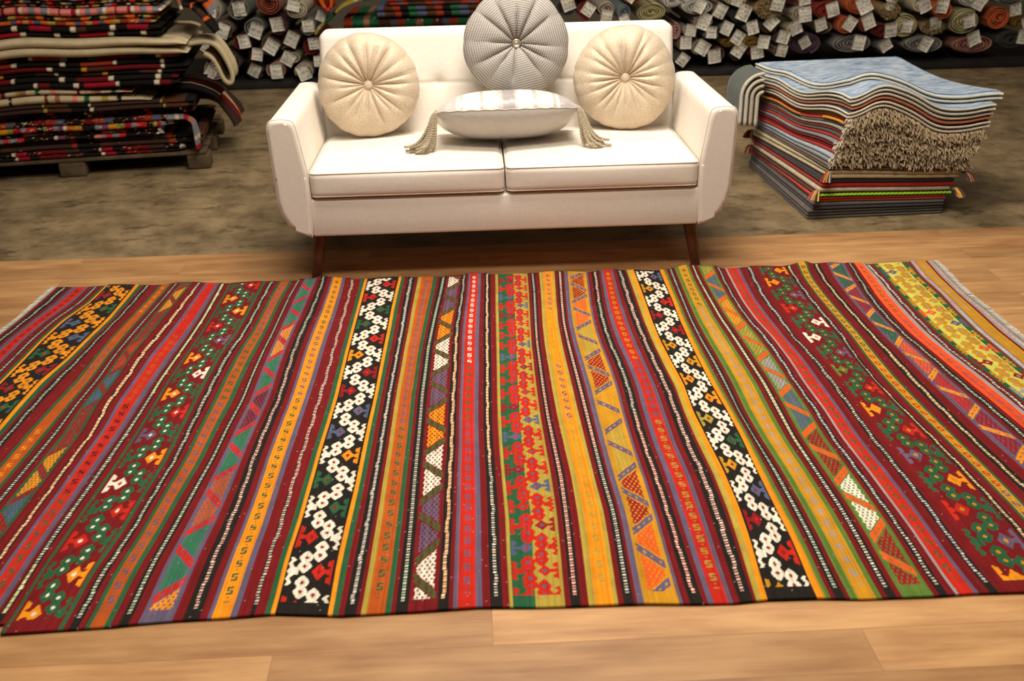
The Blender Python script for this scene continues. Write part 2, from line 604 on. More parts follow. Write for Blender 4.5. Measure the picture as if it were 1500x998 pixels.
def hooks(s, y, w, ground, codes, P=0.046):
    """row of S hooks, the colour changing in long runs"""
    out = ground.copy()
    q = y / P
    k = np.floor(q).astype(int)
    f = (q - k)
    x = (s - .5) * w                       # metres
    hw = min(0.0070, w * .28)
    yy = (f - .5) * P
    th = 0.0021
    hh = .0098
    # S: three bars joined by two uprights
    m = np.zeros_like(s, bool)
    for yc in (-hh, 0, hh):
        m |= (np.abs(yy - yc) < th) & (np.abs(x) < hw)
    m |= (np.abs(x + hw - th) < th) & (yy > 0) & (yy < hh)
    m |= (np.abs(x - hw + th) < th) & (yy < 0) & (yy > -hh)
    m |= (np.abs(x) < th) & (np.abs(f - .0) < .05)
    run = np.clip(((3.70 - y) / 1.97 * len(codes)).astype(int), 0, len(codes) - 1)
    c = sel(codes, run)
    m &= (y < 3.67) & (y > 1.78)
    out[m] = c[m] * .92
    return out


for i, code in enumerate(STR):
    u0, u1 = UB[i], UB[i + 1]
    j0, j1 = np.searchsorted(U, u0 - 1e-6), np.searchsorted(U, u1 + (1e-6 if i == len(STR) - 1 else -1e-6))
    if j1 <= j0:
        continue
    s, y = np.meshgrid((U[j0:j1] - u0) / (u1 - u0), YV, indexing='ij')
    w_ = u1 - u0

    def flat(c):
        return np.broadcast_to(PL[c], s.shape + (3,)).copy()
    h = code[0]
    if len(code) == 1:
        a = flat(code)
    elif h == 'D':
        a = flat(code[1])
        x = (s - .5) * w_
        wob = .0008 * np.sin(y * 47 + i)
        m = (np.abs(x + wob) < .0037) & (((y / .0098) % .5) < .42) & (y > 1.765) & (y < 3.69)
        t = (y / .0098) % 1.0
        c = np.where((t < .5)[..., None], PL[code[2]], PL[code[3]] if len(code) > 3 else PL['r'])
        # runs where the second colour fades back to the ground
        long = (np.sin(y * 2.3 + i * 1.7) > .55)
        c = np.where(((t >= .52) & long)[..., None], PL[code[1]] * 1.4, c)
        mid = (np.abs(x + wob) < .0009) & (t < .52)
        a[m] = c[m]
        a[mid & m] *= .6
    elif h == 'S':
        a = hooks(s, y, w_, flat(code[1]), code[2:])
        if code == 'SRgppg':
            a = hooks(s, y, w_, flat('R') * 0.5 + flat('R') * .5 * (np.clip((y - 1.9) / 1.6, .2, 1))[..., None] + flat('r') * .3, code[2:])
    elif h == 'T':
        gnd, pairs, bar, bar2, y0 = {
            '1': ('g', 'oqBoqBrq', 'q', 'q', 3.58), '2': ('p', 'GqoGbGdGoG', 'r', 'r', 3.66), '3': ('d', 'pwowpwopwo', 'n', 'n', 3.52),
            '4': ('m', 'qhRqhmqhR', 'p', 'p', 3.60), '5': ('l', 'BheqqwqBeho', 'R', 'R', 3.55), '6': ('p', 'grqgqgqrRgq', 'o', 'o', 3.62)}[code[1]]
        a = triangles(s, y, flat(gnd), pairs, bar, y0, bar2=bar2)
    elif h == 'Z':
        n = code[1]
        if n == '1':
            a = zigzag(s, y, w_, flat('k'), 'o', 'g', 'qgBqgB', 'gqBgqB', 3.47)
        elif n == '2':
            a = zigzag(s, y, w_, flat('d'), 'g', 'w', 'oroopwr'[::-1], 'rorwpo', 3.66)
        elif n == '3':
            a = zigzag(s, y, w_, flat('k'), 'w', 'q', 'rgBqogr', 'rgoBqrg', 3.62)
        elif n == '4':
            gb = np.where((s < .46)[..., None], PL['g'], PL['h'])
            gb = np.where((s < .03)[..., None], PL['h'], gb)
            a = zigzag(s, y, w_, gb, 'r', 'B', 'BqrBrq', 'BrqBr', 3.38, P=.17, edge='comb')
        elif n == '5':
            a = zigzag(s, y, w_, flat('k'), 'w', 'q', 'homqm', 'Bgomqr', 3.63)
        elif n == '6':
            a = zigzag(s, y, w_, flat('d'), 'g', 'm', 'orpolwr', 'porrpw', 3.40)
        else:
            gb = np.where((np.abs(s - .48) < .33)[..., None], PL['y'], PL['g'])
            a = zigzag(s, y, w_, gb, 'm', 'e', 'peqmRm', 'mqRpm', 3.5, P=.2)
    if h in 'TZ':
        # plain ground at both selvedges
        g0 = {'T': {'1': 'g', '2': 'p', '3': 'd', '4': 'm', '5': 'l', '6': 'p'}, 'Z': {'1': 'k', '2': 'd', '3': 'k', '5': 'k', '6': 'd'}}[h].get(code[1])
        end = (y < 1.768) | (y > 3.685)
        a[end] = PL[g0] if g0 else gb[end]
    IMG[j0:j1] = a

# every pick of weft takes the dye a little differently; wear lightens a few rows
IMG *= (1 + .10 * rng.standard_normal((RUG_NU, 1)).clip(-2, 2))[..., None]
sm = rng.standard_normal((RUG_NU, 24))
sm = np.repeat(sm, RUG_NV // 24 + 1, axis=1)[:, :RUG_NV]
IMG *= (1 + .05 * sm)[..., None]
IMG = np.clip(IMG, 0.004, .93)
fl = rng.random((RUG_NU, RUG_NV)) > .9985
IMG[fl] = PL['e']

# cloth shape: stripes wander, the far selvedge curls, low ripples
KT = np.linspace(0, 1, KX.shape[1])


def smooth_cols(A, n):
    k = np.hanning(n + 2)[1:-1]
    k /= k.sum()
    pad = n // 2
    B = np.concatenate([np.repeat(A[:, :1], pad, 1) * 2 - A[:, 1:pad + 1][:, ::-1], A, np.repeat(A[:, -1:], pad, 1) * 2 - A[:, -pad - 1:-1][:, ::-1]], 1)
    return np.stack([np.convolve(b, k, 'valid') for b in B])[:, :A.shape[1]]


KF = np.stack([np.interp(T, KT, k) for k in KX])
KF = smooth_cols(KF, 41)
XW = np.stack([np.interp(U, KX[:, 0], KF[:, j]) for j in range(RUG_NV)], 1)
yn = np.interp(XW[:, 0], NEAR[:, 0], NEAR[:, 1], left=1.752, right=1.708)
yf = -0.01474808 * XW[:, -1] + 3.7188304 - 0.004
YW = yn[:, None] + (yf - yn)[:, None] * T[None, :]
zf = np.interp(XW[:, -1], FARZ[:, 0], FARZ[:, 1])
kz = np.hanning(23)
kz /= kz.sum()
zf = np.convolve(zf, kz, 'same')
dist = (1 - T) * 1.97
rip = np.zeros_like(XW)
for k in range(7):
    a, ph, fx = rng.uniform(.0008, .0017), rng.uniform(0, 6.3), rng.uniform(9, 26)
    rip += a * (1 + np.sin(XW * fx + ph + 1.4 * np.sin(YW * rng.uniform(1.5, 3) + ph * 2)))
# pulled wefts: where neighbouring stripes squeeze together the cloth lifts
sq = np.gradient(XW, axis=0) / np.gradient(U)[:, None]
rip += np.clip((1 - sq), -.1, .3) * .016
ZW = .0055 + rip * np.clip(T * 9, .25, 1)[None, :] + zf[:, None] * np.exp(-(dist / .075) ** 2)[None, :]
ZW = np.maximum(ZW, .005)

V = np.stack([XW, YW, ZW], -1).reshape(-1, 3)
Fq = grid_faces(RUG_NU, RUG_NV)
C = IMG.reshape(-1, 3)
# skirt: the thickness of the cloth down to the floor side
idx = np.arange(RUG_NU * RUG_NV).reshape(RUG_NU, RUG_NV)
loop = np.concatenate([idx[:, 0], idx[-1, 1:], idx[::-1, -1][1:], idx[0, ::-1][1:-1]])
low = V[loop].copy()
low[:, 2] = np.maximum(low[:, 2] - .0050, .0006)
n0 = len(V)
jj = np.arange(len(loop))
j2 = (jj + 1) % len(loop)
Fs = np.stack([loop[jj], n0 + jj, n0 + j2, loop[j2]], -1).astype(np.int32)
V = np.concatenate([V, low])
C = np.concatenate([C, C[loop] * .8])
KILIM = wool_mat('kilim_wool', 0.92, 900, 0.22, 0.55, 0.05)
rug = mesh_np('kilim_rug', V, np.concatenate([Fq, Fs]), KILIM, col=C)
tag(rug, 'large flat woven rug of many coloured stripes spread on the wooden floor before the sofa', 'rug')
# fringes: plied warp ends at both short ends
for side in (0, -1):
    A = Acc()
    e = np.stack([XW[side], YW[side], ZW[side]], -1)
    sgn = -1 if side == 0 else 1
    for k in range(0, RUG_NV - 3, 4):
        p = e[k]
        ln = rng.uniform(.026, .036)
        dx, dy = sgn * ln, rng.normal(-.003, .004)
        P = [p + np.array([-sgn * .003, 0, 0]), p + np.array([dx * .35, dy * .2, .001]), p + np.array([dx * .7, dy * .6, -.0015]), [p[0] + dx, p[1] + dy, .003]]
        A.tube(P, [.0038, .0034, .0032, .0022], 6, col=np.array(lin((232, 222, 204))) * rng.uniform(.85, 1.05))
    f = A.build('fringe', KILIM, rug)
    tag(f, 'short cream knotted fringe', kind='stuff')
# ------------------------------------------------------------------ sofa
SX, SY = 0.111, 3.697
sofa = empty('sofa', (SX, SY, 0))
tag(sofa, 'cream linen two seat sofa with splayed dark wooden legs', 'sofa')


def tube_obj(name, P, r, mat, parent, k=8, closed=False):
    A = Acc()
    P = np.asarray(P, float)
    if closed:
        P = np.concatenate([P, P[:2]])
    A.tube(P, r, k, caps=not closed)
    return A.build(name, mat, parent)


# base with the front rail
bm = bmesh.new()
rbox(bm, -.742, .742, .008, .075, .197, .343, .010, 3)
rbox(bm, -.735, .735, .070, .770, .205, .340, .008, 2)
bm_obj('base', bm, LINEN, sofa)

# arms: the section of the arm swept front to back
for sg in (-1, 1):
    prof = [(.745, .197), (.790, .2145), (.826, .243), (.848, .285), (.859, .335), (.864, .45), (.868, .56), (.869, .615),
            (.865, .634), (.855, .645), (.835, .6485), (.805, .6485), (.783, .6455), (.770, .636), (.764, .618), (.752, .54), (.738, .45), (.736, .33)]
    prof = np.array(prof)
    # resample finely
    t = np.r_[0, np.cumsum(np.linalg.norm(np.diff(np.r_[prof, prof[:1]], axis=0), axis=1))]
    pc = np.r_[prof, prof[:1]]
    tt = np.linspace(0, t[-1], 97)[:-1]
    pr = np.stack([np.interp(tt, t, pc[:, 0]), np.interp(tt, t, pc[:, 1])], -1)
    cen = np.array([.803, .43])
    ys = [.000, .001, .004, .009, .016, .05, .2, .4, .6, .755, .770, .778, .781]
    ins = [.014, .009, .0045, .0015, 0, 0, 0, 0, 0, 0, .003, .009, .016]
    Vs = []
    for y_, i_ in zip(ys, ins):
        d = cen - pr
        # inset along section normal (approx. per axis)
        sc = np.stack([np.sign(d[:, 0]) * np.minimum(np.abs(d[:, 0]), i_), np.sign(d[:, 1]) * np.minimum(np.abs(d[:, 1]), i_)], -1)
        q = pr + sc
        Vs.append(np.stack([q[:, 0] * sg, np.full(len(q), y_), q[:, 1]], -1))
    V = np.concatenate(Vs)
    n = len(pr)
    Fq = [tuple(f) for f in grid_faces(len(ys), n, wrap_v=True)]
    if sg > 0:
        Fq = [f[::-1] for f in Fq]
    for row, fl in ((0, sg), (len(ys) - 1, -sg)):
        cidx = len(V)
        V = np.concatenate([V, [[cen[0] * sg, ys[row], cen[1]]]])
        for j in range(n):
            f = (row * n + j, row * n + (j + 1) % n, cidx)
            Fq.append(f if fl > 0 else f[::-1])
    nside = (len(ys) - 1) * n
    arm = mesh_np('arm', V, Fq, LINEN, sofa)
    # piping round the front panel of the arm
    q = pr + (cen - pr) * 0.0
    P = np.stack([q[:, 0] * sg, np.full(n, .0125), q[:, 1]], -1)
    P = P + np.stack([(pr[:, 0] - cen[0]) * sg, np.zeros(n), pr[:, 1] - cen[1]], -1) * .001
    tube_obj('piping', P, .0028, LINEN, arm, 6, closed=True)
    fix_normals(arm)
    for p in arm.data.polygons:
        if len(p.vertices) == 3:
            p.use_smooth = False

# seat cushions
for sg in (-1, 1):
    x0, x1 = (-.734, -.0025) if sg < 0 else (.0025, .734)
    Vc, Fc = soft_box(x0, x1, -.004, .640, .348, .452, .026, 30, crown=.016, bulge=.006)
    cu = weld(mesh_np('seat_cushion', Vc, Fc, LINEN, sofa))
    for zz, ins in ((.4445, .0035), (.357, .0035)):
        rr = .026
        P = []
        for (cx, cy, a0) in ((x1 - rr, -.004 + rr, -90), (x1 - rr, .64 - rr, 0), (x0 + rr, .64 - rr, 90), (x0 + rr, -.004 + rr, 180)):
            for a in np.radians(np.linspace(a0, a0 + 90, 7)):
                P.append((cx + (rr - ins) * math.cos(a), cy + (rr - ins) * math.sin(a), zz))
        # straight runs follow the crown
        P = np.array(P)
        Q = []
        for i in range(len(P)):
            a, b = P[i], P[(i + 1) % len(P)]
            k = max(1, int(np.linalg.norm(b - a) / .05))
            for j in range(k):
                Q.append(a + (b - a) * j / k)
        tube_obj('piping', Q, .0024, LINEN, cu, 6, closed=True)

# backrest with two pulled tufts
nx, nz = 150, 70
gx = np.linspace(-1, 1, nx)
gz = np.linspace(0, 1, nz)
GX, GZ = np.meshgrid(gx, gz, indexing='ij')
Wh, Z0, Z1 = .749, .36, .861
Xb = GX * Wh
Zb = Z0 + (Z1 - Z0) * GZ
rc = .035
dxe = np.clip(np.abs(Xb) - (Wh - rc), 0, rc)
dze = np.clip(Zb - (Z1 - rc), 0, rc)
rr = np.hypot(dxe, dze)
both = (dxe > 0) & (dze > 0)
mx = np.maximum(dxe, dze)
scl = np.where(both & (rr > 1e-9), mx / np.maximum(rr, 1e-9), 1)
Xb = np.where(both, np.sign(Xb) * ((Wh - rc) + dxe * scl), Xb)
Zb = np.where(both, (Z1 - rc) + dze * scl, Zb)
edge = np.minimum(np.where(both, rc - np.minimum(mx, rc), np.minimum(Wh - np.abs(GX * Wh), Z1 - (Z0 + (Z1 - Z0) * GZ))), .05)
er = .030
rnd = np.where(edge < er, er - np.sqrt(np.maximum(er ** 2 - (er - edge) ** 2, 0)), 0)
yfr = .585 + (Zb - .40) * .235
puff = -.012 * (1 - GX ** 6) * np.sin(np.clip((Zb - .42) / .44, 0, 1) * PI)
dim = np.zeros_like(Xb)
for tx in (-.252, .252):
    d = np.hypot((Xb - tx), (Zb - .652))
    dim += .026 * np.exp(-(d / .030) ** 1.3)
    dim += .0045 * np.exp(-((Xb - tx) / .006) ** 2) * np.clip((Zb - .60) / .05, 0, 1)
dim += .0065 * np.exp(-((Zb - .652) / .006) ** 2) * (np.abs(Xb) < .74)
Yb = yfr + rnd + puff + dim
Vf = np.stack([Xb, Yb, Zb], -1).reshape(-1, 3)
Fq = grid_faces(nx, nz)[:, ::1]
idx = np.arange(nx * nz).reshape(nx, nz)
loop = np.concatenate([idx[:, 0], idx[-1, 1:], idx[::-1, -1][1:], idx[0, ::-1][1:-1]])
rings, Fs = [Vf], [Fq]
prev = loop
nn = len(Vf)
for (dy, ins) in ((.03, -.0), (.08, 0), (.115, .0), (.128, .006), (.133, .014)):
    rw = Vf[loop].copy()
    rw[:, 1] += dy
    top = rw[:, 2] > Z0 + .01
    rw[:, 0] -= np.sign(rw[:, 0]) * np.minimum(np.abs(rw[:, 0]), ins)
    rw[:, 2] -= ins * top
    rw[:, 1] = np.minimum(rw[:, 1], .80)
    cur = nn + np.arange(len(loop))
    rings.append(rw)
    nn += len(loop)
    Fs.append(np.stack([prev, cur, np.roll(cur, -1), np.roll(prev, -1)], -1).astype(np.int32))
    prev = cur
Vall = np.concatenate(rings)
Fall = [tuple(f) for f in np.concatenate(Fs)] + [tuple(prev)]
fix_normals(mesh_np('backrest', Vall, Fall, LINEN, sofa))

# legs
for sx, sy, yb, yt in ((-1, 0, .060, .085), (1, 0, .060, .085), (-1, 1, .73, .69), (1, 1, .73, .69)):
    A = Acc()
    zb = 0.0 if sy == 0 else -.006
    P = np.array([(sx * .757, yb, zb), (sx * .756, yb, zb + .004), (sx * .740, (yb + yt) / 2, .10), (sx * .722, yt, .206)])
    A.tube(P, [.0165, .0185, .0225, .0275], 20)
    A.build('leg', WALNUT, sofa)


# ------------------------------------------------------------------ round pillows
def round_pillow_mesh(R, T, folds, seed, deep=1.0):
    """disc pillow gathered to its middle; axis +z. returns V, F, uv, meta"""
    r_ = np.random.default_rng(seed)
    nr, na = 46, 432
    th = np.linspace(0, 2 * PI, na, endpoint=False)
    # wedge centres and the creases between them
    base = np.sort((np.arange(folds) + r_.uniform(-.28, .28, folds)) * 2 * PI / folds)
    amp = r_.uniform(.55, 1.25, folds)
    length = r_.uniform(.55, 1.08, folds)
    lean = r_.uniform(-.10, .10, folds)
    V, UVs = [], []
    rho = np.concatenate([np.linspace(.055, 1, nr), np.linspace(1, .06, nr)[1:]])
    for i, p in enumerate(rho):
        front = i < nr
        z = T * .5 * (1 - p ** 3.2) ** .5
        z = z * (1 - .62 * math.exp(-(p / .20) ** 1.6))        # gathered middle
        d = (th[:, None] - base[None, :] - lean[None, :] * p + PI) % (2 * PI) - PI
        arc = np.abs(d) * p * R
        fade = 1 / (1 + np.exp((p - length[None, :] * .86) / .05))
        crease = (amp * fade * np.exp(-arc / (.0040 + .0035 * p))).max(1)
        billow = np.zeros(na)
        j = np.searchsorted(base, th) % folds
        lo = base[j - 1]
        wdt = (base[j] - lo) % (2 * PI)
        f = ((th - lo) % (2 * PI)) / np.maximum(wdt, 1e-6)
        billow = np.sin(PI * np.clip(f, 0, 1)) * np.minimum(wdt, .55)
        zz = z - deep * .0135 * crease * (1 - p ** 5) + .016 * billow * p * (1 - p ** 4) * deep
        rr = R * p * (1 + .012 * np.sin(3 * th + seed) * p)
        if p > .75:
            rr = rr - deep * .005 * crease * (p - .75) / .25 + .008 * billow * (p - .75) / .25
        if not front:
            zz = -zz
        V.append(np.stack([rr * np.cos(th), rr * np.sin(th), zz], -1))
        mid = lo + wdt / 2
        dd = (th - mid + PI) % (2 * PI) - PI
        UVs.append(np.stack([p * R * np.sin(dd), p * R * np.cos(dd)], -1))
    V = np.concatenate(V)
    n = len(rho)
    F = grid_faces(n, na, wrap_v=True)[:, ::-1]
    zf = V[:na, 2].mean()
    return V, F, np.concatenate(UVs), zf


def gold_mat():
    m, nt, b = new_mat('champagne_metallic_linen')
    v = coords(nt)
    f = noise(nt, v, 380, 3)
    g = noise(nt, v, 14, 4)
    c = ramp(nt, f, [(0.3, lin4((164, 140, 110))), (0.5, lin4((214, 194, 166))), (0.75, lin4((236, 220, 198)))])
    c = mix(nt, 1.0, c, ramp(nt, g, [(0.3, (.9,) * 3), (0.7, (1.05,) * 3)]), 'MULTIPLY')
    L(nt, c, b.inputs['Base Color'])
    b.inputs['Metallic'].default_value = 0.12
    b.inputs['Roughness'].default_value = 0.55
    b.inputs['Sheen Weight'].default_value = 0.2
    bump(nt, b, f, 0.25, 0.001)
    return m


def knit_mat():
    m, nt, b = new_mat('grey_knit')
    uv = N(nt, 'ShaderNodeUVMap', uv_map='UVMap')
    br = N(nt, 'ShaderNodeTexBrick', offset=0.5)
    br.inputs['Scale'].default_value = 1
    br.inputs['Brick Width'].default_value = .0062
    br.inputs['Row Height'].default_value = .0088
    br.inputs['Mortar Size'].default_value = .0017
    br.inputs['Mortar Smooth'].default_value = .2
    br.inputs['Color1'].default_value = lin4((40, 36, 40))
    br.inputs['Color2'].default_value = lin4((70, 64, 64))
    br.inputs['Mortar'].default_value = lin4((206, 199, 190))
    L(nt, uv.outputs[0], br.inputs['Vector'])
    f = noise(nt, coords(nt), 500, 2)
    c = mix(nt, 1.0, br.outputs['Color'], ramp(nt, f, [(0.3, (.8,) * 3), (0.7, (1.08,) * 3)]), 'MULTIPLY')
    L(nt, c, b.inputs['Base Color'])
    b.inputs['Roughness'].default_value = .95
    bump(nt, b, br.outputs['Fac'], 0.6, 0.0015)
    return m


GOLD = gold_mat()
KNIT = knit_mat()
SILVER = plain_mat('aged_silver', (206, 194, 168), 0.35, metal=0.8, var=.2, scale=120)


def button_mesh(r, h, ring=False):
    prof = [(0, h), (r * .35, h * .98), (r * .7, h * .82), (r * .93, h * .5), (r, h * .15), (r * .9, -h * .3), (r * .3, -h * .5)]
    if ring:
        prof = [(0, h * .55), (r * .22, h * .7), (r * .34, h * .5), (r * .5, h * .45), (r * .62, h * .9), (r * .78, h), (r * .95, h * .7), (r, h * .2), (r * .9, -h * .3), (r * .2, -h * .5)]
    na = 40
    th = np.linspace(0, 2 * PI, na, endpoint=False)
    V = np.concatenate([np.stack([max(p, 1e-4) * np.cos(th), max(p, 1e-4) * np.sin(th), np.full(na, z)], -1) for p, z in prof])
    return V, grid_faces(len(prof), na, wrap_v=True)[:, ::-1]


def aim_rot(tilt, yaw, spin):
    """pillow axis (+z) towards the camera side, leaning back by tilt"""
    return (Matrix.Rotation(yaw, 4, 'Z') @ Matrix.Rotation(PI / 2 - tilt, 4, 'X') @ Matrix.Rotation(spin, 4, 'Z')).to_euler()


def make_pillow(kind, loc, R, T, tilt, yaw, spin, folds, seed, label):
    e = empty('round_pillow', loc, aim_rot(tilt, yaw, spin))
    tag(e, label, 'pillow', 'round pillows on the sofa')
    V, F, uv, zc = round_pillow_mesh(R, T, folds, seed, 1.0 if kind == 'gold' else 1.25)
    mesh_np('cover', V, F, GOLD if kind == 'gold' else KNIT, e, uv=uv)
    Vb, Fb = button_mesh(.0205 if kind == 'gold' else .0185, .010, kind != 'gold')
    for sg in (1, -1):
        Vb2 = Vb.copy()
        Vb2[:, 2] = sg * (Vb2[:, 2] + zc + .006)
        mesh_np('button', Vb2, Fb if sg > 0 else Fb[:, ::-1], GOLD if kind == 'gold' else SILVER, e)
    if kind != 'gold':
        Vr, Fr = button_mesh(.0255, .005)
        Vr[:, 2] += zc + .003
        mesh_np('button_backing', Vr, Fr, plain_mat('mauve_braid', (118, 92, 100), .9, scale=300), e)
    return e


make_pillow('gold', (-.427, 4.228, .668), .2065, .155, math.radians(13), math.radians(4), .3, 19, 3,
            'round champagne gold pillow with gathered pleats at the left end of the sofa')
make_pillow('gold', (.632, 4.228, .668), .2090, .155, math.radians(13), math.radians(-4), 1.2, 21, 8,
            'round champagne gold pillow with gathered pleats at the right end of the sofa')
make_pillow('grey', (.1845, 4.236, .816), .213, .165, math.radians(12), 0, .5, 12, 5,
            'round grey knitted pillow with a metal button standing behind the silver lumbar pillow')

# ------------------------------------------------------------------ lumbar pillow
lum = empty('lumbar_pillow', (.130, 4.040, .5685), (math.radians(-20), 0, math.radians(1)))
tag(lum, 'silver satin lumbar pillow with pale stripes and corded tassels lying on the seat', 'pillow')


def satin_mat():
    m, nt, b = new_mat('silver_satin')
    a = N(nt, 'ShaderNodeAttribute', attribute_name='Col')
    v = coords(nt, (200, 40, 200))
    f = noise(nt, v, 4, 3)
    c = mix(nt, 1.0, a.outputs['Color'], ramp(nt, f, [(0.3, (.9,) * 3), (0.7, (1.04,) * 3)]), 'MULTIPLY')
    L(nt, c, b.inputs['Base Color'])
    b.inputs['Roughness'].default_value = .36
    b.inputs['Sheen Weight'].default_value = .25
    b.inputs['Specular IOR Level'].default_value = .6
    bump(nt, b, noise(nt, coords(nt), 16, 4), 0.25, 0.006)
    return m


SATIN = satin_mat()
na_, nb_ = 150, 70
A_, B_, TH = .283, .165, .095
g1 = np.sin(np.linspace(-PI / 2, PI / 2, na_))
g2 = np.sin(np.linspace(-PI / 2, PI / 2, nb_))
G1, G2 = np.meshgrid(g1, g2, indexing='ij')
hgt = np.maximum(1 - np.abs(G1) ** 2.8, 0) ** .55 * np.maximum(1 - np.abs(G2) ** 2.4, 0) ** .5
Xl = A_ * G1 * (1 - .035 * (1 - G2 ** 2) * np.abs(G1))
Yl = B_ * G2 * (1 - .14 * np.abs(G1) ** 5)
wr = .0022 * np.sin(G1 * 34 + 2 * np.sin(G2 * 3)) * np.exp(-((np.abs(G2) - .85) / .2) ** 2)
stripes = [(-1.0, (196, 188, 182)), (-.70, (222, 217, 208)), (-.64, (196, 188, 178)), (-.60, (230, 227, 222)), (-.38, (186, 178, 168)), (-.33, (232, 222, 206)), (-.12, (194, 186, 176)),
           (-.06, (158, 150, 148)), (.10, (196, 188, 178)), (.15, (230, 227, 222)), (.36, (188, 180, 170)), (.41, (232, 222, 206)), (.62, (190, 182, 172)), (.67, (222, 217, 208)), (.72, (172, 164, 160))]
pos = np.array([p for p, c in stripes])
tab = np.array([lin(c) for p, c in stripes])
ctop = tab[np.clip(np.searchsorted(pos, G1.ravel(), 'right') - 1, 0, len(pos) - 1)]
Vt = np.stack([Xl, Yl, TH * hgt + wr], -1).reshape(-1, 3)
Vu = np.stack([Xl, Yl, -TH * .95 * hgt + wr], -1).reshape(-1, 3)
Fg = grid_faces(na_, nb_)
mesh_np('striped_top', Vt, Fg, SATIN, lum, col=ctop)
pl_c = np.tile(lin((190, 181, 172)), (len(Vu), 1))
mesh_np('satin_back', Vu, Fg[:, ::-1], SATIN, lum, col=pl_c)
lp = [(x, y, z) for x, y, z in zip(np.r_[Xl[:, 0], Xl[-1, 1:], Xl[::-1, -1][1:], Xl[0, ::-1][1:-1]], np.r_[Yl[:, 0], Yl[-1, 1:], Yl[::-1, -1][1:], Yl[0, ::-1][1:-1]], np.r_[wr[:, 0], wr[-1, 1:], wr[::-1, -1][1:], wr[0, ::-1][1:-1]])]
A = Acc()
A.tube(np.array(lp + lp[:1]), .0028, 6, col=lin((200, 190, 178)))
A.build('piping', SATIN, lum)

# tassels of twisted cord, built in world space then re-parented in place
bpy.context.view_layer.update()
LI = np.array(lum.matrix_world.inverted())
CORD = wool_mat('taupe_cord', .8, 700, .2, .4, .3)
SEAT_Z = .4665
for sg in (-1, 1):
    A = Acc()
    W0 = np.array(lum.matrix_world @ Vector((sg * .277, -.135, 0)))
    r2 = np.random.default_rng(20 + sg)
    for k in range(13):
        f = k / 12.0
        # first cords hang by the pillow, the others sweep outwards over the seat
        out = sg * (.02 + .115 * f + r2.uniform(-.012, .012))
        fwd = -.055 + .06 * abs(f - .45) + r2.uniform(-.012, .012)
        if sg > 0:
            out *= .92
        end = np.array([W0[0] + out, W0[1] + fwd, SEAT_Z + .008 + .010 * (k % 3)])
        knee = np.array([W0[0] + out * .30, W0[1] + fwd * .7 - .006, SEAT_Z + .002 + .010 * (k % 3)])
        s0 = W0 + np.array([-sg * .004 * (k % 4), -.002 * (k % 3), .006 * (1 - f)])
        tt = np.linspace(0, 1, 64)[:, None]
        top = W0 + np.array([sg * .030 * f, -.014, .002])
        P = (1 - tt) ** 3 * s0 + 3 * (1 - tt) ** 2 * tt * top + 3 * (1 - tt) * tt ** 2 * knee + tt ** 3 * end
        P[:, 2] = np.maximum(P[:, 2], SEAT_Z + .0075)
        ln = np.linalg.norm(np.diff(P, axis=0), axis=1).sum()
        for ph in (0, PI):
            tw = np.linspace(0, ln / .015 * 2 * PI, 64) + ph
            Tn = np.gradient(P, axis=0)
            Tn /= np.linalg.norm(Tn, axis=1)[:, None]
            n1 = np.cross(Tn, np.array([.3, 1, .2]))
            n1 /= np.linalg.norm(n1, axis=1)[:, None]
            n2 = np.cross(Tn, n1)
            Q = P + .0031 * (np.cos(tw)[:, None] * n1 + np.sin(tw)[:, None] * n2)
            Q = Q @ LI[:3, :3].T + LI[:3, 3]
            A.tube(Q, .0034, 6, col=np.array(lin((190, 174, 146))) * r2.uniform(.85, 1.08))
    A.build('tassel', CORD, lum)
# ------------------------------------------------------------------ stack of folded rugs right of the sofa
def ordinal(n):
    w = ['zeroth', 'first', 'second', 'third', 'fourth', 'fifth', 'sixth', 'seventh', 'eighth', 'ninth', 'tenth', 'eleventh', 'twelfth',
         'thirteenth', 'fourteenth', 'fifteenth', 'sixteenth', 'seventeenth', 'eighteenth', 'nineteenth', 'twentieth']
    if n < len(w):
        return w[n]
    t = {20: 'twenty', 30: 'thirty', 40: 'forty'}[n // 10 * 10]
    return t + '-' + w[n % 10] if n % 10 else t + 'th'


GZ_ = -.006          # concrete level


def sstep(x):
    x = np.clip(x, 0, 1)
    return x * x * (3 - 2 * x)


def smi(x, xs, ys):
    """smooth interpolation: linear profile averaged over a few cm"""
    return sum(np.interp(np.asarray(x) + d, xs, ys) for d in (-.05, -.035, -.02, -.007, .007, .02, .035, .05)) / 8


def zmap(z, x, y):
    """how the pile settles: nominal height -> height at x, y"""
    by = sstep((y - 4.33) / .95)
    # profile along the near face (x) for the four nominal levels
    xs = [1.45, 1.66, 1.76, 1.90, 2.03, 2.15, 2.27]
    l1 = smi(x, xs, [.230, .226, .220, .212, .205, .202, .200]) * (1 - by) + .215 * by
    l2f = smi(x, xs, [.450, .452, .512, .455, .372, .370, .392])
    l3f = smi(x, xs, [.615, .612, .676, .640, .570, .560, .582])
    # gentle sag along the left face
    sag = -.030 * np.sin(np.clip((y - 4.4) / .85, 0, 1) * PI) + .016 * np.sin((y - 4.33) * 11.5) * (1 - sstep((x - 1.5) / .35)) * sstep((5.25 - y) / .3)
    l2 = l2f * (1 - by) + .425 * by + sag * .7
    l3 = l3f * (1 - by) + .575 * by + sag
    return GZ_ + np.interp(0, [0, 1], [0, 1]) + np.where(
        z <= .225, z / .225 * l1,
        np.where(z <= .49, l1 + (z - .225) / .265 * (l2 - l1), l2 + (z - .49) / .19 * (l3 - l2)))


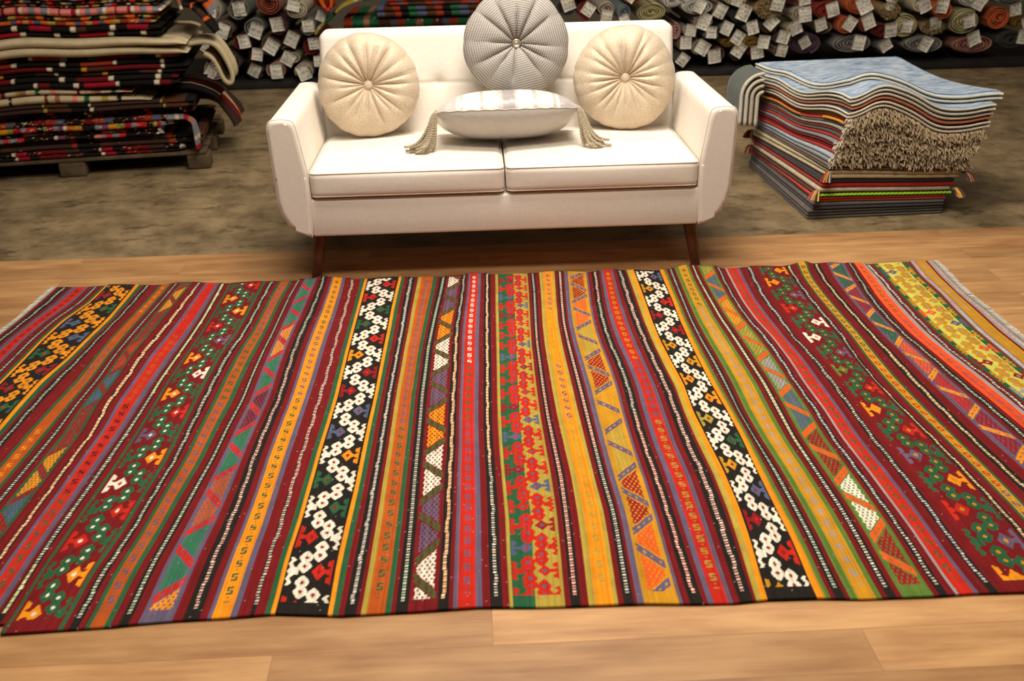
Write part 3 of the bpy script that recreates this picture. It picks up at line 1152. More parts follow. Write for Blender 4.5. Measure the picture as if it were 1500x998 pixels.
def corners(z):
    t = np.clip(z / .5, 0, 1.2)
    return np.array([(1.475 + .165 * t ** .7, 4.325), (2.12 + .135 * t, 4.345), (2.12 + .08 * t, 5.30), (1.47 - .01 * t, 5.26)])


def quad_pt(Cn, u, v):
    """u along x 0..1, v along y 0..1"""
    u = np.asarray(u)[..., None]
    v = np.asarray(v)[..., None]
    return (Cn[0] * (1 - u) * (1 - v) + Cn[1] * u * (1 - v) + Cn[2] * u * v + Cn[3] * (1 - u) * v)


NB = 30
ux = np.linspace(0, 1, 40)


def layer_VF(Cn, z0, z1, r=.009, n=44):
    """one thickness of folded rug as rounded slab following the pile"""
    Vb, Fb = soft_box(-.5, .5, -.5, .5, 0, 1, .001, n)
    V0, _ = soft_box(0, .66, 0, .95, 0, max(z1 - z0, .004), min(r, (z1 - z0) * .49), n)
    u, v = V0[:, 0] / .66, V0[:, 1] / .95
    P = quad_pt(Cn, u, v)
    zz = z0 + V0[:, 2]
    return np.stack([P[:, 0], P[:, 1], zmap(zz, P[:, 0], P[:, 1])], -1), Fb


def edge_line(Cn, z, n=60, out=.0, left=True, front=True):
    """polyline along the left face (far to near) then the near face (left to right)"""
    P = []
    if left:
        v = np.linspace(1, 0, n)
        q = quad_pt(Cn, np.zeros(n), v)
        q[:, 0] -= out
        P.append(q)
    if front:
        u = np.linspace(0, 1, n)
        q = quad_pt(Cn, u, np.zeros(n))
        q[:, 1] -= out
        P.append(q[1:] if left else q)
    P = np.concatenate(P)
    return np.stack([P[:, 0], P[:, 1], zmap(np.full(len(P), z), P[:, 0], P[:, 1])], -1)


PILE = wool_mat('rug_pile_wool', .95, 260, .3, .7, .2)


def faded_blue_mat():
    m, nt, b = new_mat('faded_blue_pile')
    f1 = noise(nt, coords(nt, (4, 13, 6), rot=(0, 0, .35)), 1.0, 8, .68)
    f2 = noise(nt, coords(nt, (16, 60, 30), rot=(0, 0, .35)), 1.0, 5, .7)
    c = ramp(nt, f1, [(.34, lin4((58, 68, 86))), (.42, lin4((92, 124, 164))), (.50, lin4((172, 186, 198))), (.56, lin4((112, 148, 188))), (.66, lin4((62, 80, 106)))])
    c = mix(nt, .45, c, ramp(nt, f2, [(.40, lin4((74, 98, 132))), (.56, lin4((204, 210, 214)))]))
    L(nt, c, b.inputs['Base Color'])
    b.inputs['Roughness'].default_value = .95
    b.inputs['Sheen Weight'].default_value = .2
    bump(nt, b, f2, .3, .002)
    return m


BLUE = faded_blue_mat()
GRP = 'folded rugs stacked right of the sofa'
# nominal z0, z1, colours bottom->top, extras, words
FR_TAN = (176, 152, 118)
PILE_R = [
    (.000, .044, [(92, 84, 76), (84, 78, 74), (104, 94, 84)], {}, 'grey brown flat folded rug, lowest of the stack right of the sofa'),
    (.045, .076, [(74, 72, 78), (96, 90, 88)], {}, 'dark slate folded rug, second from the bottom of the stack right of the sofa'),
    (.077, .101, [(150, 60, 34), (206, 66, 34)], {'stitch': (232, 164, 64)}, 'orange red folded rug with yellow whip stitching low in the stack right of the sofa'),
    (.102, .142, [(88, 52, 40), (196, 180, 150)], {'lime': (150, 220, 40), 'tassel': 1, 'stitch_left': (60, 50, 44)}, 'beige folded rug with a lime green edge and corner tassels right of the sofa'),
    (.143, .184, [(178, 40, 28), (52, 46, 46)], {'stitch': (214, 204, 190)}, 'red folded rug with black and white whipped edge right of the sofa'),
    (.185, .224, [(214, 196, 156), (206, 188, 150)], {'tassel': 1, 'stitch_left': (58, 50, 44)}, 'cream two layer folded rug with bright corner tassels right of the sofa'),
    (.225, .250, [(108, 92, 80), (122, 104, 90)], {'stitch_left': (60, 52, 46)}, 'grey brown folded rug just under the fringed rugs right of the sofa'),
    (.251, .296, [(150, 158, 168), (176, 184, 192)], {'fringe': 1}, 'pale grey blue fringed folded rug, lowest fringed one of the right stack'),
    (.297, .334, [(190, 50, 34), (196, 36, 48)], {'fringe': 1}, 'crimson fringed folded rug above the pale grey blue one in the right stack'),
    (.335, .366, [(120, 26, 22), (140, 132, 134)], {'fringe': 1}, 'dark red fringed folded rug with a grey upper layer in the right stack'),
    (.367, .400, [(196, 52, 34), (86, 78, 76)], {'fringe': 1}, 'red fringed folded rug with a dark grey upper layer in the right stack'),
    (.401, .432, [(150, 44, 26), (158, 158, 144)], {'fringe': 1}, 'rust fringed folded rug with a pale grey green upper layer in the right stack'),
    (.433, .462, [(116, 108, 102), (214, 70, 42)], {'fringe': 1, 'gold': 1}, 'bright orange red fringed folded rug with a golden streak in the right stack'),
    (.463, .489, [(206, 46, 30), (128, 140, 66)], {'fringe': 1}, 'red and moss green fringed folded rug directly below the blue rugs'),
    (.490, .527, [(196, 184, 160), (60, 66, 84)], {'blue': 1, 'bind': (216, 206, 186)}, 'navy and cream folded rug, lowest of the faded blue rugs right of the sofa'),
    (.528, .565, [(170, 96, 66), (130, 164, 184)], {'blue': 1, 'bind': (204, 192, 170), 'rust': 1}, 'teal blue folded rug with a rusty edge, second of the faded blue rugs'),
    (.566, .603, [(150, 166, 178), (140, 164, 190)], {'blue': 1, 'under': 1, 'bind': (222, 214, 194)}, 'pale blue folded rug with cream binding, second from the top of the right stack'),
    (.604, .642, [(150, 172, 196), (160, 184, 210)], {'blue': 1, 'top': 1, 'bind': (226, 220, 200)}, 'faded light blue distressed rug folded on top of the stack right of the sofa'),
]
for ri, (z0, z1, cols, ex, label) in enumerate(PILE_R):
    rr_ = np.random.default_rng(300 + ri)
    base = empty('folded_rug')
    cz = corners((z0 + z1) / 2)
    base.location = (cz[:, 0].mean(), cz[:, 1].mean(), float(zmap(np.array(z0), cz[0, 0], cz[:, 1].mean())))
    off = np.array(base.location)
    tag(base, label, 'folded rug', GRP)
    cz = cz + rr_.normal(0, .006, (4, 2))
    if ex.get('blue'):
        cz[0] += (-.010, -.004)
        cz[1] += (.012, -.012)
    if ex.get('top'):
        cz[0] += (.050, .20)
        cz[1] += (.012, .02)
    cz = cz
    n = len(cols)
    hz = (z1 - z0) / n
    A = Acc()
    for k, c in enumerate(cols):
        a, b_ = z0 + hz * k + .0009, z0 + hz * (k + 1) - .0009
        ck = cz + rr_.normal(0, .0015, (4, 2))
        V, Fb = layer_VF(ck, a, b_)
        cc = np.tile(lin(c), (len(V), 1))
        if not ex.get('blue'):
            cc = cc * (1 + .12 * rr_.standard_normal(len(V)).clip(-2, 2))[:, None]
        A.add(V - off, Fb, np.clip(cc, 0, 1))
    # the turned fold that joins the layers at the back
    bk = edge_line(cz, (z0 + z1) / 2, 16)[:1]
    u = np.linspace(.02, .98, 14)
    q = quad_pt(cz, u, np.full(14, .995))
    A.tube(np.stack([q[:, 0], q[:, 1], zmap(np.full(14, (z0 + z1) / 2), q[:, 0], q[:, 1])], -1) - off, (z1 - z0) * .26, 8, lin(cols[-1]))
    body = A.build('layers', PILE, base)
    if ex.get('bind'):
        A = Acc()
        for k in range(n):
            zc = z0 + hz * (k + .5)
            c = np.array(lin(ex['bind'] if k else tuple(int(v * .93) for v in ex['bind'])))
            if ex.get('rust') and k == 0:
                c = np.array(lin((170, 100, 72)))
            A.tube(edge_line(cz, zc, 46, .004) - off, hz * .27, 6, c)
        A.build('bound_edge', PILE, base)
        # the far left corner hangs down over the side of the pile
        lev = ri - 14
        Vd, m = [], 14
        ys = np.linspace(5.02, 5.24, 12)
        r0 = .028 + .027 * lev
        for side in (0, 1):
            for a in range(m + 6):
                if a < m:
                    th = PI / 2 * a / (m - 1)
                    px = -r0 * math.sin(th)
                    pz = r0 * math.cos(th) - r0
                else:
                    px = -r0
                    pz = -r0 - .024 * (a - m + 1)
                nx_, nz_ = (-math.sin(min(th, PI / 2)), math.cos(min(th, PI / 2)))
                t_ = .0075 * (1 if side == 0 else -1)
                xx = 1.452 + px + nx_ * t_
                for y_ in ys:
                    zz = float(zmap(np.array((z0 + z1) / 2), 1.47, y_)) + pz + nz_ * t_
                    Vd.append((xx - .018 * (y_ - 4.98) / .26, y_, zz))
        Vd = np.array(Vd)
        g = grid_faces(m + 6, 12)
        nn_ = (m + 6) * 12
        idx = np.arange(nn_).reshape(m + 6, 12)
        lp_ = np.concatenate([idx[:, 0], idx[-1, 1:], idx[::-1, -1][1:], idx[0, ::-1][1:-1]])
        rim = np.stack([lp_, np.roll(lp_, -1), np.roll(lp_, -1) + nn_, lp_ + nn_], -1).astype(np.int32)
        dc = np.tile(lin((96, 100, 94)), (len(Vd), 1))
        e_ = np.zeros(nn_, bool)
        e_[idx[:, 0]] = True
        dc[:nn_][e_] = lin(ex['bind'])
        dc[nn_:][e_] = lin(ex['bind'])
        fix_normals(mesh_np('hanging_end', Vd - off, np.concatenate([g, g[:, ::-1] + nn_, rim]), PILE, base, col=dc))
    if ex.get('top') or ex.get('under'):
        # the visible upper face with its worn blue pattern
        uu, vv = np.meshgrid(np.linspace(.012, .988, 60), np.linspace(.012, .988, 60), indexing='ij')
        q = quad_pt(cz, uu.ravel(), vv.ravel())
        V = np.stack([q[:, 0], q[:, 1], zmap(np.full(len(q), z1), q[:, 0], q[:, 1]) + (.002 if ex.get('top') else -.0002)], -1)
        mesh_np('pile_face', V - off, grid_faces(60, 60), BLUE, base)
    if ex.get('stitch') or ex.get('stitch_left'):
        A = Acc()
        front, left = 'stitch' in ex, True
        ln = edge_line(cz, z0 + hz * (n - .5), 120, .001, left=left, front=front)
        s_ = np.r_[0, np.cumsum(np.linalg.norm(np.diff(ln, axis=0), axis=1))]
        for d in np.arange(.01, s_[-1] - .01, .0145):
            p = np.array([np.interp(d, s_, ln[:, i]) for i in range(3)])
            q = np.array([np.interp(d + .005, s_, ln[:, i]) for i in range(3)])
            tdir = (q - p) / (np.linalg.norm(q - p) + 1e-9)
            nrm = np.array([tdir[1], -tdir[0], 0])
            P = [p - tdir * .003 - np.array([0, 0, hz * .42]) + nrm * .001, p + nrm * .005, p + tdir * .003 + np.array([0, 0, hz * .42]) + nrm * .001]
            A.tube(P, .0018, 4, lin(ex.get('stitch') or ex['stitch_left']))
        A.build('whip_stitching', PILE, base)
    if ex.get('lime'):
        A = Acc()
        ln = edge_line(cz, z0 + hz * .45, 90, .003, left=False)
        ln[:, 2] += .0022 * np.sin(np.arange(len(ln)) * 2.3)
        A.tube(ln - off, .0055, 6, lin(ex['lime']))
        A.build('lime_edge', PILE, base)
        A = Acc()
    if ex.get('gold'):
        A = Acc()
        ln = edge_line(cz, z0 + hz * 1.75, 60, .003, front=False)
        A.tube(ln[8:34] - off, .005, 6, lin((206, 140, 36)))
        A.build('gold_streak', PILE, base)
        A = Acc()
        A.tube(ln[46:58] - off, .006, 6, lin((226, 160, 40)))
        A.build('gold_streak', PILE, base)
    if ex.get('tassel'):
        for (cx, cy, dirx) in ((cz[0][0], cz[0][1], -.5), (cz[1][0], cz[1][1], .8), (cz[3][0], cz[3][1] - .05, -1.0)):
            A = Acc()
            zz = float(zmap(np.array(z1 - hz * .5), cx, cy))
            cc = [(214, 140, 40), (190, 60, 30), (40, 80, 60), (60, 70, 90), (190, 180, 160), (230, 180, 70), (70, 40, 40)]
            for k in range(34):
                an = math.radians(rr_.uniform(-75, 75)) + (PI if dirx < 0 else 0)
                ln_ = rr_.uniform(.045, .078)
                d = np.array([math.cos(an) * .75, -abs(math.sin(an)) * .6 - .25, 0])
                p0 = np.array([cx, cy - .004, zz])
                P = [p0, p0 + d * ln_ * .45 + (0, 0, .004), p0 + d * ln_ * .8 + (0, 0, -.012), p0 + d * ln_ + (0, 0, -.030)]
                A.tube(np.array(P) - off, [.0036, .0036, .0034, .0024], 4, lin(cc[k % 7]))
            A.build('tassel', PILE, base)
    if ex.get('fringe'):
        A = Acc()
        for lay in range(n):
            zc = z0 + hz * (lay + .5)
            for k in range(150):
                u = (k + rr_.uniform(-.4, .4)) / 149
                u = min(max(u, .005), .995)
                p = np.array([*quad_pt(cz, np.array([u]), np.array([0.]))[0], 0])
                p[2] = float(zmap(np.array(zc), p[0], p[1]))
                ln_ = rr_.uniform(.020, .042)
                sx = rr_.normal(0, .010)
                dz = -rr_.uniform(.002, .026)
                P = [p + (0, .004, 0), p + (sx * .3, -ln_ * .45, .003), p + (sx * .7, -ln_ * .85, dz * .4), p + (sx, -ln_ * (.9 + .15 * rr_.random()), dz)]
                c = np.array(lin(FR_TAN)) * rr_.uniform(.7, 1.15)
                A.tube(np.array(P) - off, [.0030, .0034, .0032, .0018], 4, np.clip(c, 0, 1))
            # a pale knot of warp ends shows at the near corner
            for k in range(9):
                p = np.array([cz[0][0], cz[0][1], float(zmap(np.array(zc), *cz[0]))])
                d = np.array([rr_.uniform(-.026, .012), rr_.uniform(-.03, -.012), rr_.uniform(-.016, .012)])
                A.tube(np.array([p, p + d * .6, p + d + (0, 0, -.006)]) - off, [.004, .0038, .002], 4, np.array(lin((222, 206, 180))) * rr_.uniform(.8, 1.1))
        A.build('fringe', PILE, base)
# ------------------------------------------------------------------ left: kilims folded on a pallet
ANG = math.radians(7.6)
PX = Vector((math.cos(ANG), math.sin(ANG), 0))
PY = Vector((-math.sin(ANG), math.cos(ANG), 0))
O_ = np.array([-1.466, 5.560, GZ_])       # near right foot of the pallet


def LW(x, y, z):
    """pile coordinates (x to the right along the face, y away) -> world"""
    x, y, z = np.broadcast_arrays(np.asarray(x, float), np.asarray(y, float), np.asarray(z, float))
    return np.stack([O_[0] + PX.x * x + PY.x * y, O_[1] + PX.y * x + PY.y * y, O_[2] + z], -1)


PALLET = plain_mat('grey_pallet_wood', (84, 68, 47), .85, var=.35, scale=14, bmp=.3)
pal = empty('pallet', tuple(O_), (0, 0, ANG))
tag(pal, 'weathered wooden pallet under the pile of kilims at the left', 'pallet')
for (x0, x1, nm) in ((-.125, 0, 'block'), (-.80, -.66, 'block'), (-1.50, -1.36, 'block')):
    for y0 in (0, .42, .84):
        bm = bmesh.new()
        rbox(bm, x0, x1, y0, y0 + .13, 0, .082, .012, 3)
        bm_obj(nm, bm, PALLET, pal)
for k in range(6):
    bm = bmesh.new()
    rbox(bm, -1.62, -.015, .0 + k * .172, .11 + k * .172, .083, .102, .004, 2)
    bm_obj('deck_board', bm, PALLET, pal)

CODE = {'k': (26, 22, 20), 'd': (104, 20, 24), 'r': (196, 40, 38), 'w': (222, 210, 182), 'y': (206, 142, 34), 'g': (36, 92, 58), 'e': (128, 126, 134), 'c': (200, 182, 146),
        'n': (62, 42, 34), 'o': (206, 96, 34), 'p': (120, 60, 96), 'l': (120, 140, 60), 's': (226, 128, 116), 'b': (150, 104, 78), 'u': (76, 46, 30), 'f': (146, 52, 30), 'h': (168, 146, 66), 'R': (150, 24, 40), 'B': (78, 84, 104)}
CODE = {k: np.array(lin(v)) for k, v in CODE.items()}


def bands(spec, x):
    """spec 'c0.10 k0.03 ...' runs of colour along the fold, repeated; returns rgb per x"""
    toks = spec.split()
    ws = np.array([float(t[1:]) for t in toks])
    e = np.cumsum(ws)
    q = np.mod(-x, e[-1])
    return np.array([CODE[t[0]] for t in toks])[np.clip(np.searchsorted(e, q, 'right'), 0, len(toks) - 1)]


def kilim_fold(name, label, xl, xr, z0, z1, spec, y0=.0, depth=.80, layers=2, bow=None, specky=0, seed=0, fr=False, taper=0.0, grp='kilims folded on the left pallet'):
    """flat-woven rug folded into layers, rounded folds to the front, lying on the pile"""
    r_ = np.random.default_rng(seed)
    e = empty(name, tuple(LW((xl + xr) / 2, depth / 2, z0)), (0, 0, ANG))
    tag(e, label, 'folded kilim', grp)
    nx = max(40, int((xr - xl) / .0085))
    gx = np.linspace(xl, xr, nx)
    hz = (z1 - z0) / layers
    A = Acc()
    bowf = (lambda x: 0 * x) if bow is None else bow
    for k in range(layers):
        a, b = z0 + k * hz + .0006, z0 + (k + 1) * hz - .0006
        hh = (b - a) / 2
        # section: rounded nose at the front, flat back
        th = np.linspace(PI / 2, 3 * PI / 2, 11)
        nose = np.stack([hh * 1.5 * np.cos(th) + hh * 1.5, hh * np.sin(th)], -1)
        sec = np.concatenate([[[depth, hh]], [[depth * .5, hh]], nose, [[depth * .5, -hh]], [[depth, -hh]]])
        dy = y0 + r_.uniform(-.022, .022) + .006 * np.sin(gx * 5 + seed + k)
        ns = len(sec)
        Vx = np.repeat(gx, ns).reshape(nx, ns)
        Vy = dy[:, None] + sec[None, :, 0]
        endf = np.clip((xr - gx) / .05, 0, 1) ** .5 * (1 - taper * np.clip(1 - (xr - gx) / .5, 0, 1) ** 1.5)
        endf = np.maximum(endf, .12)
        zc = (a + b) / 2 - (1 - endf) * hh * (1.0 if taper else .0) + bowf(gx) * np.clip((a + b) / 2, .1, 1.2)
        Vz = zc[:, None] + sec[None, :, 1] * endf[:, None]
        V = np.stack([Vx, Vy, Vz], -1).reshape(-1, 3)
        V[:, 0] -= (xl + xr) / 2
        V[:, 1] -= depth / 2
        V[:, 2] -= z0
        c = bands(spec if isinstance(spec, str) else spec[k % len(spec)], gx + .013 * k + .3)
        c = np.repeat(c[:, None, :], ns, 1).reshape(-1, 3)
        if specky:
            m = (r_.random(len(c)) < specky)
            c = c.copy()
            c[m] = np.array([CODE[q] for q in 'wyok'])[r_.integers(0, 4, m.sum())]
        F = grid_faces(nx, ns)[:, ::-1]
        A.add(V, F, c)
        # end caps
        for i0, flip in ((0, 1), (nx - 1, -1)):
            ring = V[i0 * ns:(i0 + 1) * ns]
            half = ns // 2
            idx = np.arange(half)
            Fc = np.stack([idx, idx + 1, ns - 2 - idx, ns - 1 - idx], -1)[:-1]
            A.add(ring, Fc[:, ::flip], c[i0 * ns:(i0 + 1) * ns])
    A.build('folds', WOOL, e)
    if fr:
        A = Acc()
        for k in range(26):
            zz = r_.uniform(z0 + .014, z1 - .008)
            p = np.array([xr - .004 - (xl + xr) / 2, y0 + r_.uniform(.004, .05) - depth / 2, zz - z0 + bowf(np.array(xr)) * np.clip(zz, .1, 1.2)])
            d = np.array([r_.uniform(.016, .032), r_.uniform(-.012, .006), r_.uniform(-.004, .010)])
            A.tube([p, p + d * .6, p + d + (0, 0, -.002)], [.004, .004, .002], 4, np.array(lin((224, 214, 190))) * r_.uniform(.8, 1.05))
        A.build('fringe', WOOL, e)
    return e


def mid_bow(x):
    return -.05 * np.clip(-x - .55, 0, 1.3) ** 1.6 * .6 - .10 * np.clip(x + .28, 0, 1) ** 1.4 + .011 * np.sin(x * 6.3 + .8) + .006 * np.sin(x * 13.1)


LEFT = [
    # xl, xr, z0, z1, spec, layers, specky, fringe, taper, y0, label
    (-1.75, -.15, .105, .150, 'd.14 k.05 R.06 w.012 k.10 n.08', 2, .03, True, 0, .01, 'dark wine kilim with pale flecks, lowest on the left pallet'),
    (-1.75, -.02, .152, .200, 'n.20 u.06 k.12 f.03 n.1', 2, .01, False, 0, .01, 'plain dark brown kilim, second from the bottom on the left pallet'),
    (-1.75, -.245, .202, .250, ['k.12 r.035 e.035 r.03 e.03 s.03 k.1 n.06 p.03 w.015 k.04', 'k.1 d.06 B.04 r.03 k.12 u.05'], 2, .05, True, 0, -.01, 'black kilim with red and grey bars, third from the bottom on the left pallet'),
    (-1.75, -.185, .252, .310, ['r.05 e.03 R.04 l.025 y.05 p.04 e.03 k.07 y.05 o.03 w.012 p.03 e.025 R.03 l.02 k.03', 'd.06 k.1 B.04 f.05'], 2, .10, True, 0, -.025, 'colourful kilim with green orange and purple bars and white fringe on the left pallet'),
    (-1.75, -.05, .312, .350, 'k.14 n.1 u.05 w.01 k.16 f.03', 2, .01, False, 0, .02, 'black and brown kilim under the dark grey one on the left pallet'),
    (-1.75, -.04, .352, .392, 'n.26 w.012 k.1 u.12 h.01 n.1', 2, .0, False, 0, .0, 'dark grey brown kilim with tiny pale ticks on the left pallet'),
    (-1.75, -.26, .394, .440, 'c.11 k.022 c.05 h.03 c.06 g.022 c.04 s.02 c.06 b.03 c.03 d.022 c.05', 1, .02, False, .8, -.02, 'thick cream kilim with narrow green brown and wine bands on the left pallet'),
    (-1.75, -.35, .442, .474, 'c.06 s.025 c.05 g.025 c.05 b.03 h.02 c.05 d.022 c.04', 1, .02, False, .8, .0, 'thinner cream kilim with green and wine bands above the thick one at left'),
    (-1.75, -.10, .476, .530, ['k.10 w.024 R.155 k.03 w.024 k.12 d.06 w.02 k.08', 'k.12 w.024 d.16 k.06 w.024 k.1'], 2, 0, False, 0, -.02, 'black kilim with crimson runs and cream squares, lower of two such at left'),
    (-1.75, -.06, .532, .556, 'k.16 y.024 n.10 k.12 w.018 u.1', 1, 0, False, 0, .015, 'thin black kilim with yellow squares, lowest thin one at left'),
    (-1.75, -.04, .558, .582, 'd.16 u.1 y.022 k.15 w.018 d.12', 1, 0, False, 0, .01, 'thin wine kilim with yellow and white squares at left'),
    (-1.75, -.10, .584, .608, 'k.1 w.022 f.16 k.08 w.02 k.12', 1, 0, False, 0, .018, 'thin black and rust kilim with white squares at left'),
    (-1.75, -.08, .610, .636, 'd.2 g.05 k.1 e.03 f.14 w.02 k.1', 1, 0, False, 0, .012, 'thin dark red kilim just below the plain beige kilim at left'),
    (-1.75, -.03, .638, .732, 'c.5', 2, 0, False, .5, -.04, 'plain natural beige kilim folded thick in the middle of the left pile'),
    (-1.75, -.145, .734, .792, ['k.09 w.027 R.14 k.10 w.024 k.05', 'k.06 w.026 k.12 u.05 w.024 k.1 R.10'], 2, 0, False, 0, -.02, 'black kilim with crimson runs and cream squares above the plain beige kilim'),
    (-1.75, -.17, .794, .842, ['f.05 h.03 o.04 B.03 r.03 h.025 r.03 B.03 o.05', 'u.05 f.05 h.03 k.05 o.04'], 2, .05, False, 0, .0, 'rust kilim with mustard and blue bars in the upper part of the left pile'),
    (-1.02, -.13, .844, .880, 's.05 d.012 s.04 w.016 e.03 s.03 e.03 s.025 w.02 R.02', 1, .02, False, 0, -.035, 'salmon pink and pale grey striped kilim in the upper left pile'),
    (-1.75, -.16, .882, .915, ['k.05 r.03 e.03 k.03 h.03 k.02 s.03 h.03 k.04 w.012', 'k.05 B.03 h.025 k.04 r.025 k.03'], 2, .10, False, 0, .0, 'black kilim with small bright mixed squares near the top of the left pile'),
    (-1.75, -.12, .917, .962, ['k.05 B.03 r.03 w.02 h.03 k.04 r.04 e.02', 'n.05 h.06 s.04 k.03 h.08'], 2, .10, False, 0, -.01, 'black kilim with red grey and yellow squares, second from the top at left'),
    (-1.05, -.14, .964, 1.03, 'h.10 c.05 s.035 h.09 f.05 l.05', 2, .01, False, 0, -.03, 'khaki kilim with salmon bars on top of the left pile'),
]
for i, (xl, xr, z0, z1, spec, lay, spk, fr, tp, y0, lab) in enumerate(LEFT):
    kilim_fold('folded_kilim', lab, xl, xr, z0, z1, spec, y0, .80, lay, mid_bow, spk, 60 + i, fr, tp)


def drape(name, label, path, y0, y1, thick, spec, seed, across=False, parent=None, n=46, droop=0.0):
    """limp end of a folded rug: cloth following a path in the x-z plane, y0..y1 wide"""
    path = np.array(path, float)
    t = np.r_[0, np.cumsum(np.linalg.norm(np.diff(path, axis=0), axis=1))]
    tt = np.linspace(0, t[-1], n)
    P = np.stack([np.interp(tt, t, path[:, 0]), np.interp(tt, t, path[:, 1])], -1)
    k = np.hanning(9)[1:-1]
    k /= k.sum()
    for a in (0, 1):
        P[:, a] = np.convolve(np.r_[[P[0, a]] * 3, P[:, a], [P[-1, a]] * 3], k, 'valid')
    Tn = np.gradient(P, axis=0)
    Tn /= np.linalg.norm(Tn, axis=1)[:, None]
    Nn = np.stack([-Tn[:, 1], Tn[:, 0]], -1)
    m = 40
    ys = np.linspace(y0, y1, m)
    r_ = np.random.default_rng(seed)
    V, C = [], []
    for side in (1, -1):
        for i in range(n):
            q = P[i] + Nn[i] * thick / 2 * side
            dz = droop * np.sin((ys - y0) / (y1 - y0) * PI) * (i / n)
            V.append(np.stack([np.full(m, q[0]) + .008 * np.sin(ys * 21 + i * .1 + seed), ys, q[1] + dz], -1))
            c = bands(spec, np.full(m, -tt[i])) if not across else bands(spec, -(ys - y0))
            C.append(c)
    V = np.concatenate(V)
    C = np.concatenate(C)
    nn_ = n * m
    idx = np.arange(nn_).reshape(n, m)
    lp_ = np.concatenate([idx[:, 0], idx[-1, 1:], idx[::-1, -1][1:], idx[0, ::-1][1:-1]])
    rim = np.stack([lp_, np.roll(lp_, -1), np.roll(lp_, -1) + nn_, lp_ + nn_], -1).astype(np.int32)
    g = grid_faces(n, m)
    W = LW(V[:, 0], V[:, 1], V[:, 2])
    base = W.mean(0)
    e = empty(name, tuple(base))
    tag(e, label, 'folded kilim', 'kilim ends hanging off the left pile')
    fix_normals(mesh_np('cloth', W - base, np.concatenate([g, g[:, ::-1] + nn_, rim]), WOOL, e, col=C))
    return e, base


# thick beige roll end sliding down at the right of the pile
e, bs = drape('draped_kilim', 'beige kilim end drooping off the right side of the left pile', [(-.06, .655), (.04, .665), (.09, .655), (.125, .60), (.155, .52), (.165, .46), (.145, .425), (.115, .45), (.10, .52), (.075, .585), (.03, .605)], .12, .40, .022, 'c.6', 3)
drape('draped_kilim.001', 'orange grey and black striped kilim hanging down at the top right of the left pile', [(-.14, 1.10), (-.06, 1.085), (-.01, 1.04), (.03, .96), (.06, .86), (.09, .79)], .18, .62, .020, 'o.022 k.016 o.03 e.05 o.02 n.09 e.03 o.02 k.03', 5)
drape('draped_kilim.002', 'black and orange striped kilim end below the orange grey one at left', [(-.05, .86), (.0, .85), (.05, .81), (.09, .75), (.115, .71)], .10, .34, .018, 'k.05 o.012 k.03 n.05 o.015 k.03', 6)
drape('draped_kilim.003', 'brown kilim end with orange and grey bands hanging over the pallet corner at left', [(-.12, .345), (.0, .335), (.055, .31), (.10, .25), (.13, .20), (.14, .16)], .30, .72, .022, 'n.10 d.09 c.07 o.045 n.14', 7, across=True)
drape('draped_kilim.004', 'dark kilim end with a pale stripe above the brown one at left', [(-.20, .425), (-.08, .42), (.0, .395), (.05, .37), (.075, .345)], .16, .52, .022, 'k.09 c.03 k.03 d.08 n.12', 8, across=True)
drape('draped_kilim.005', 'grey kilim end with gold speckles hanging by the pallet block at left', [(-.20, .30), (-.09, .298), (-.05, .27), (-.045, .20), (-.05, .12)], -.06, .03, .012, 'e.05 c.02 e.03 R.03 b.03 e.02', 9)
drape('draped_kilim.006', 'red and pink knotted kilim end hanging at the upper right of the left pile', [(-.20, 1.08), (-.13, 1.07), (-.09, 1.02), (-.065, .93), (-.04, .84)], .02, .10, .016, 's.02 w.008 r.03 d.03 r.02 b.03 w.02', 10)
# ------------------------------------------------------------------ storage rack full of rolled rugs
STEEL = plain_mat('dark_painted_steel', (36, 34, 33), .55, var=.25, scale=20)
RY = 7.85
rack = empty('storage_rack', (1.0, RY, GZ_))
tag(rack, 'low dark steel storage rack carrying the rolled rugs along the back', 'rack')


def rb_part(name, x0, x1, y0, y1, z0, z1, r=.004):
    bm = bmesh.new()
    rbox(bm, x0 - 1.0, x1 - 1.0, y0 - RY, y1 - RY, z0 - GZ_, z1 - GZ_, r, 2)
    return bm_obj(name, bm, STEEL, rack)


rb_part('front_beam', -3.4, 5.4, RY + .02, RY + .07, .0, .052)
rb_part('rear_beam', -3.4, 5.4, RY + 1.10, RY + 1.15, .0, .052)
rb_part('deck', -3.4, 5.4, RY + .03, RY + 1.16, .053, .062, .002)
for x in (-3.3, 5.3):
    rb_part('post', x - .045, x + .045, RY + 1.16, RY + 1.24, GZ_, 2.4)
for x in (-2.6, .5, 2.9, 4.08):
    rb_part('foot', x - .05, x + .05, RY + .075, RY + .16, GZ_, .052)

CAM = np.array([0, 0, H])
rv, uv_, fv = np.array(R_), np.array(U_), np.array(FW)


def on_plane(px, py, Y):
    d = fv + rv * (px - 750) / F_PX - uv_ * (py - 499) / F_PX
    return CAM + d * (Y / d[1])


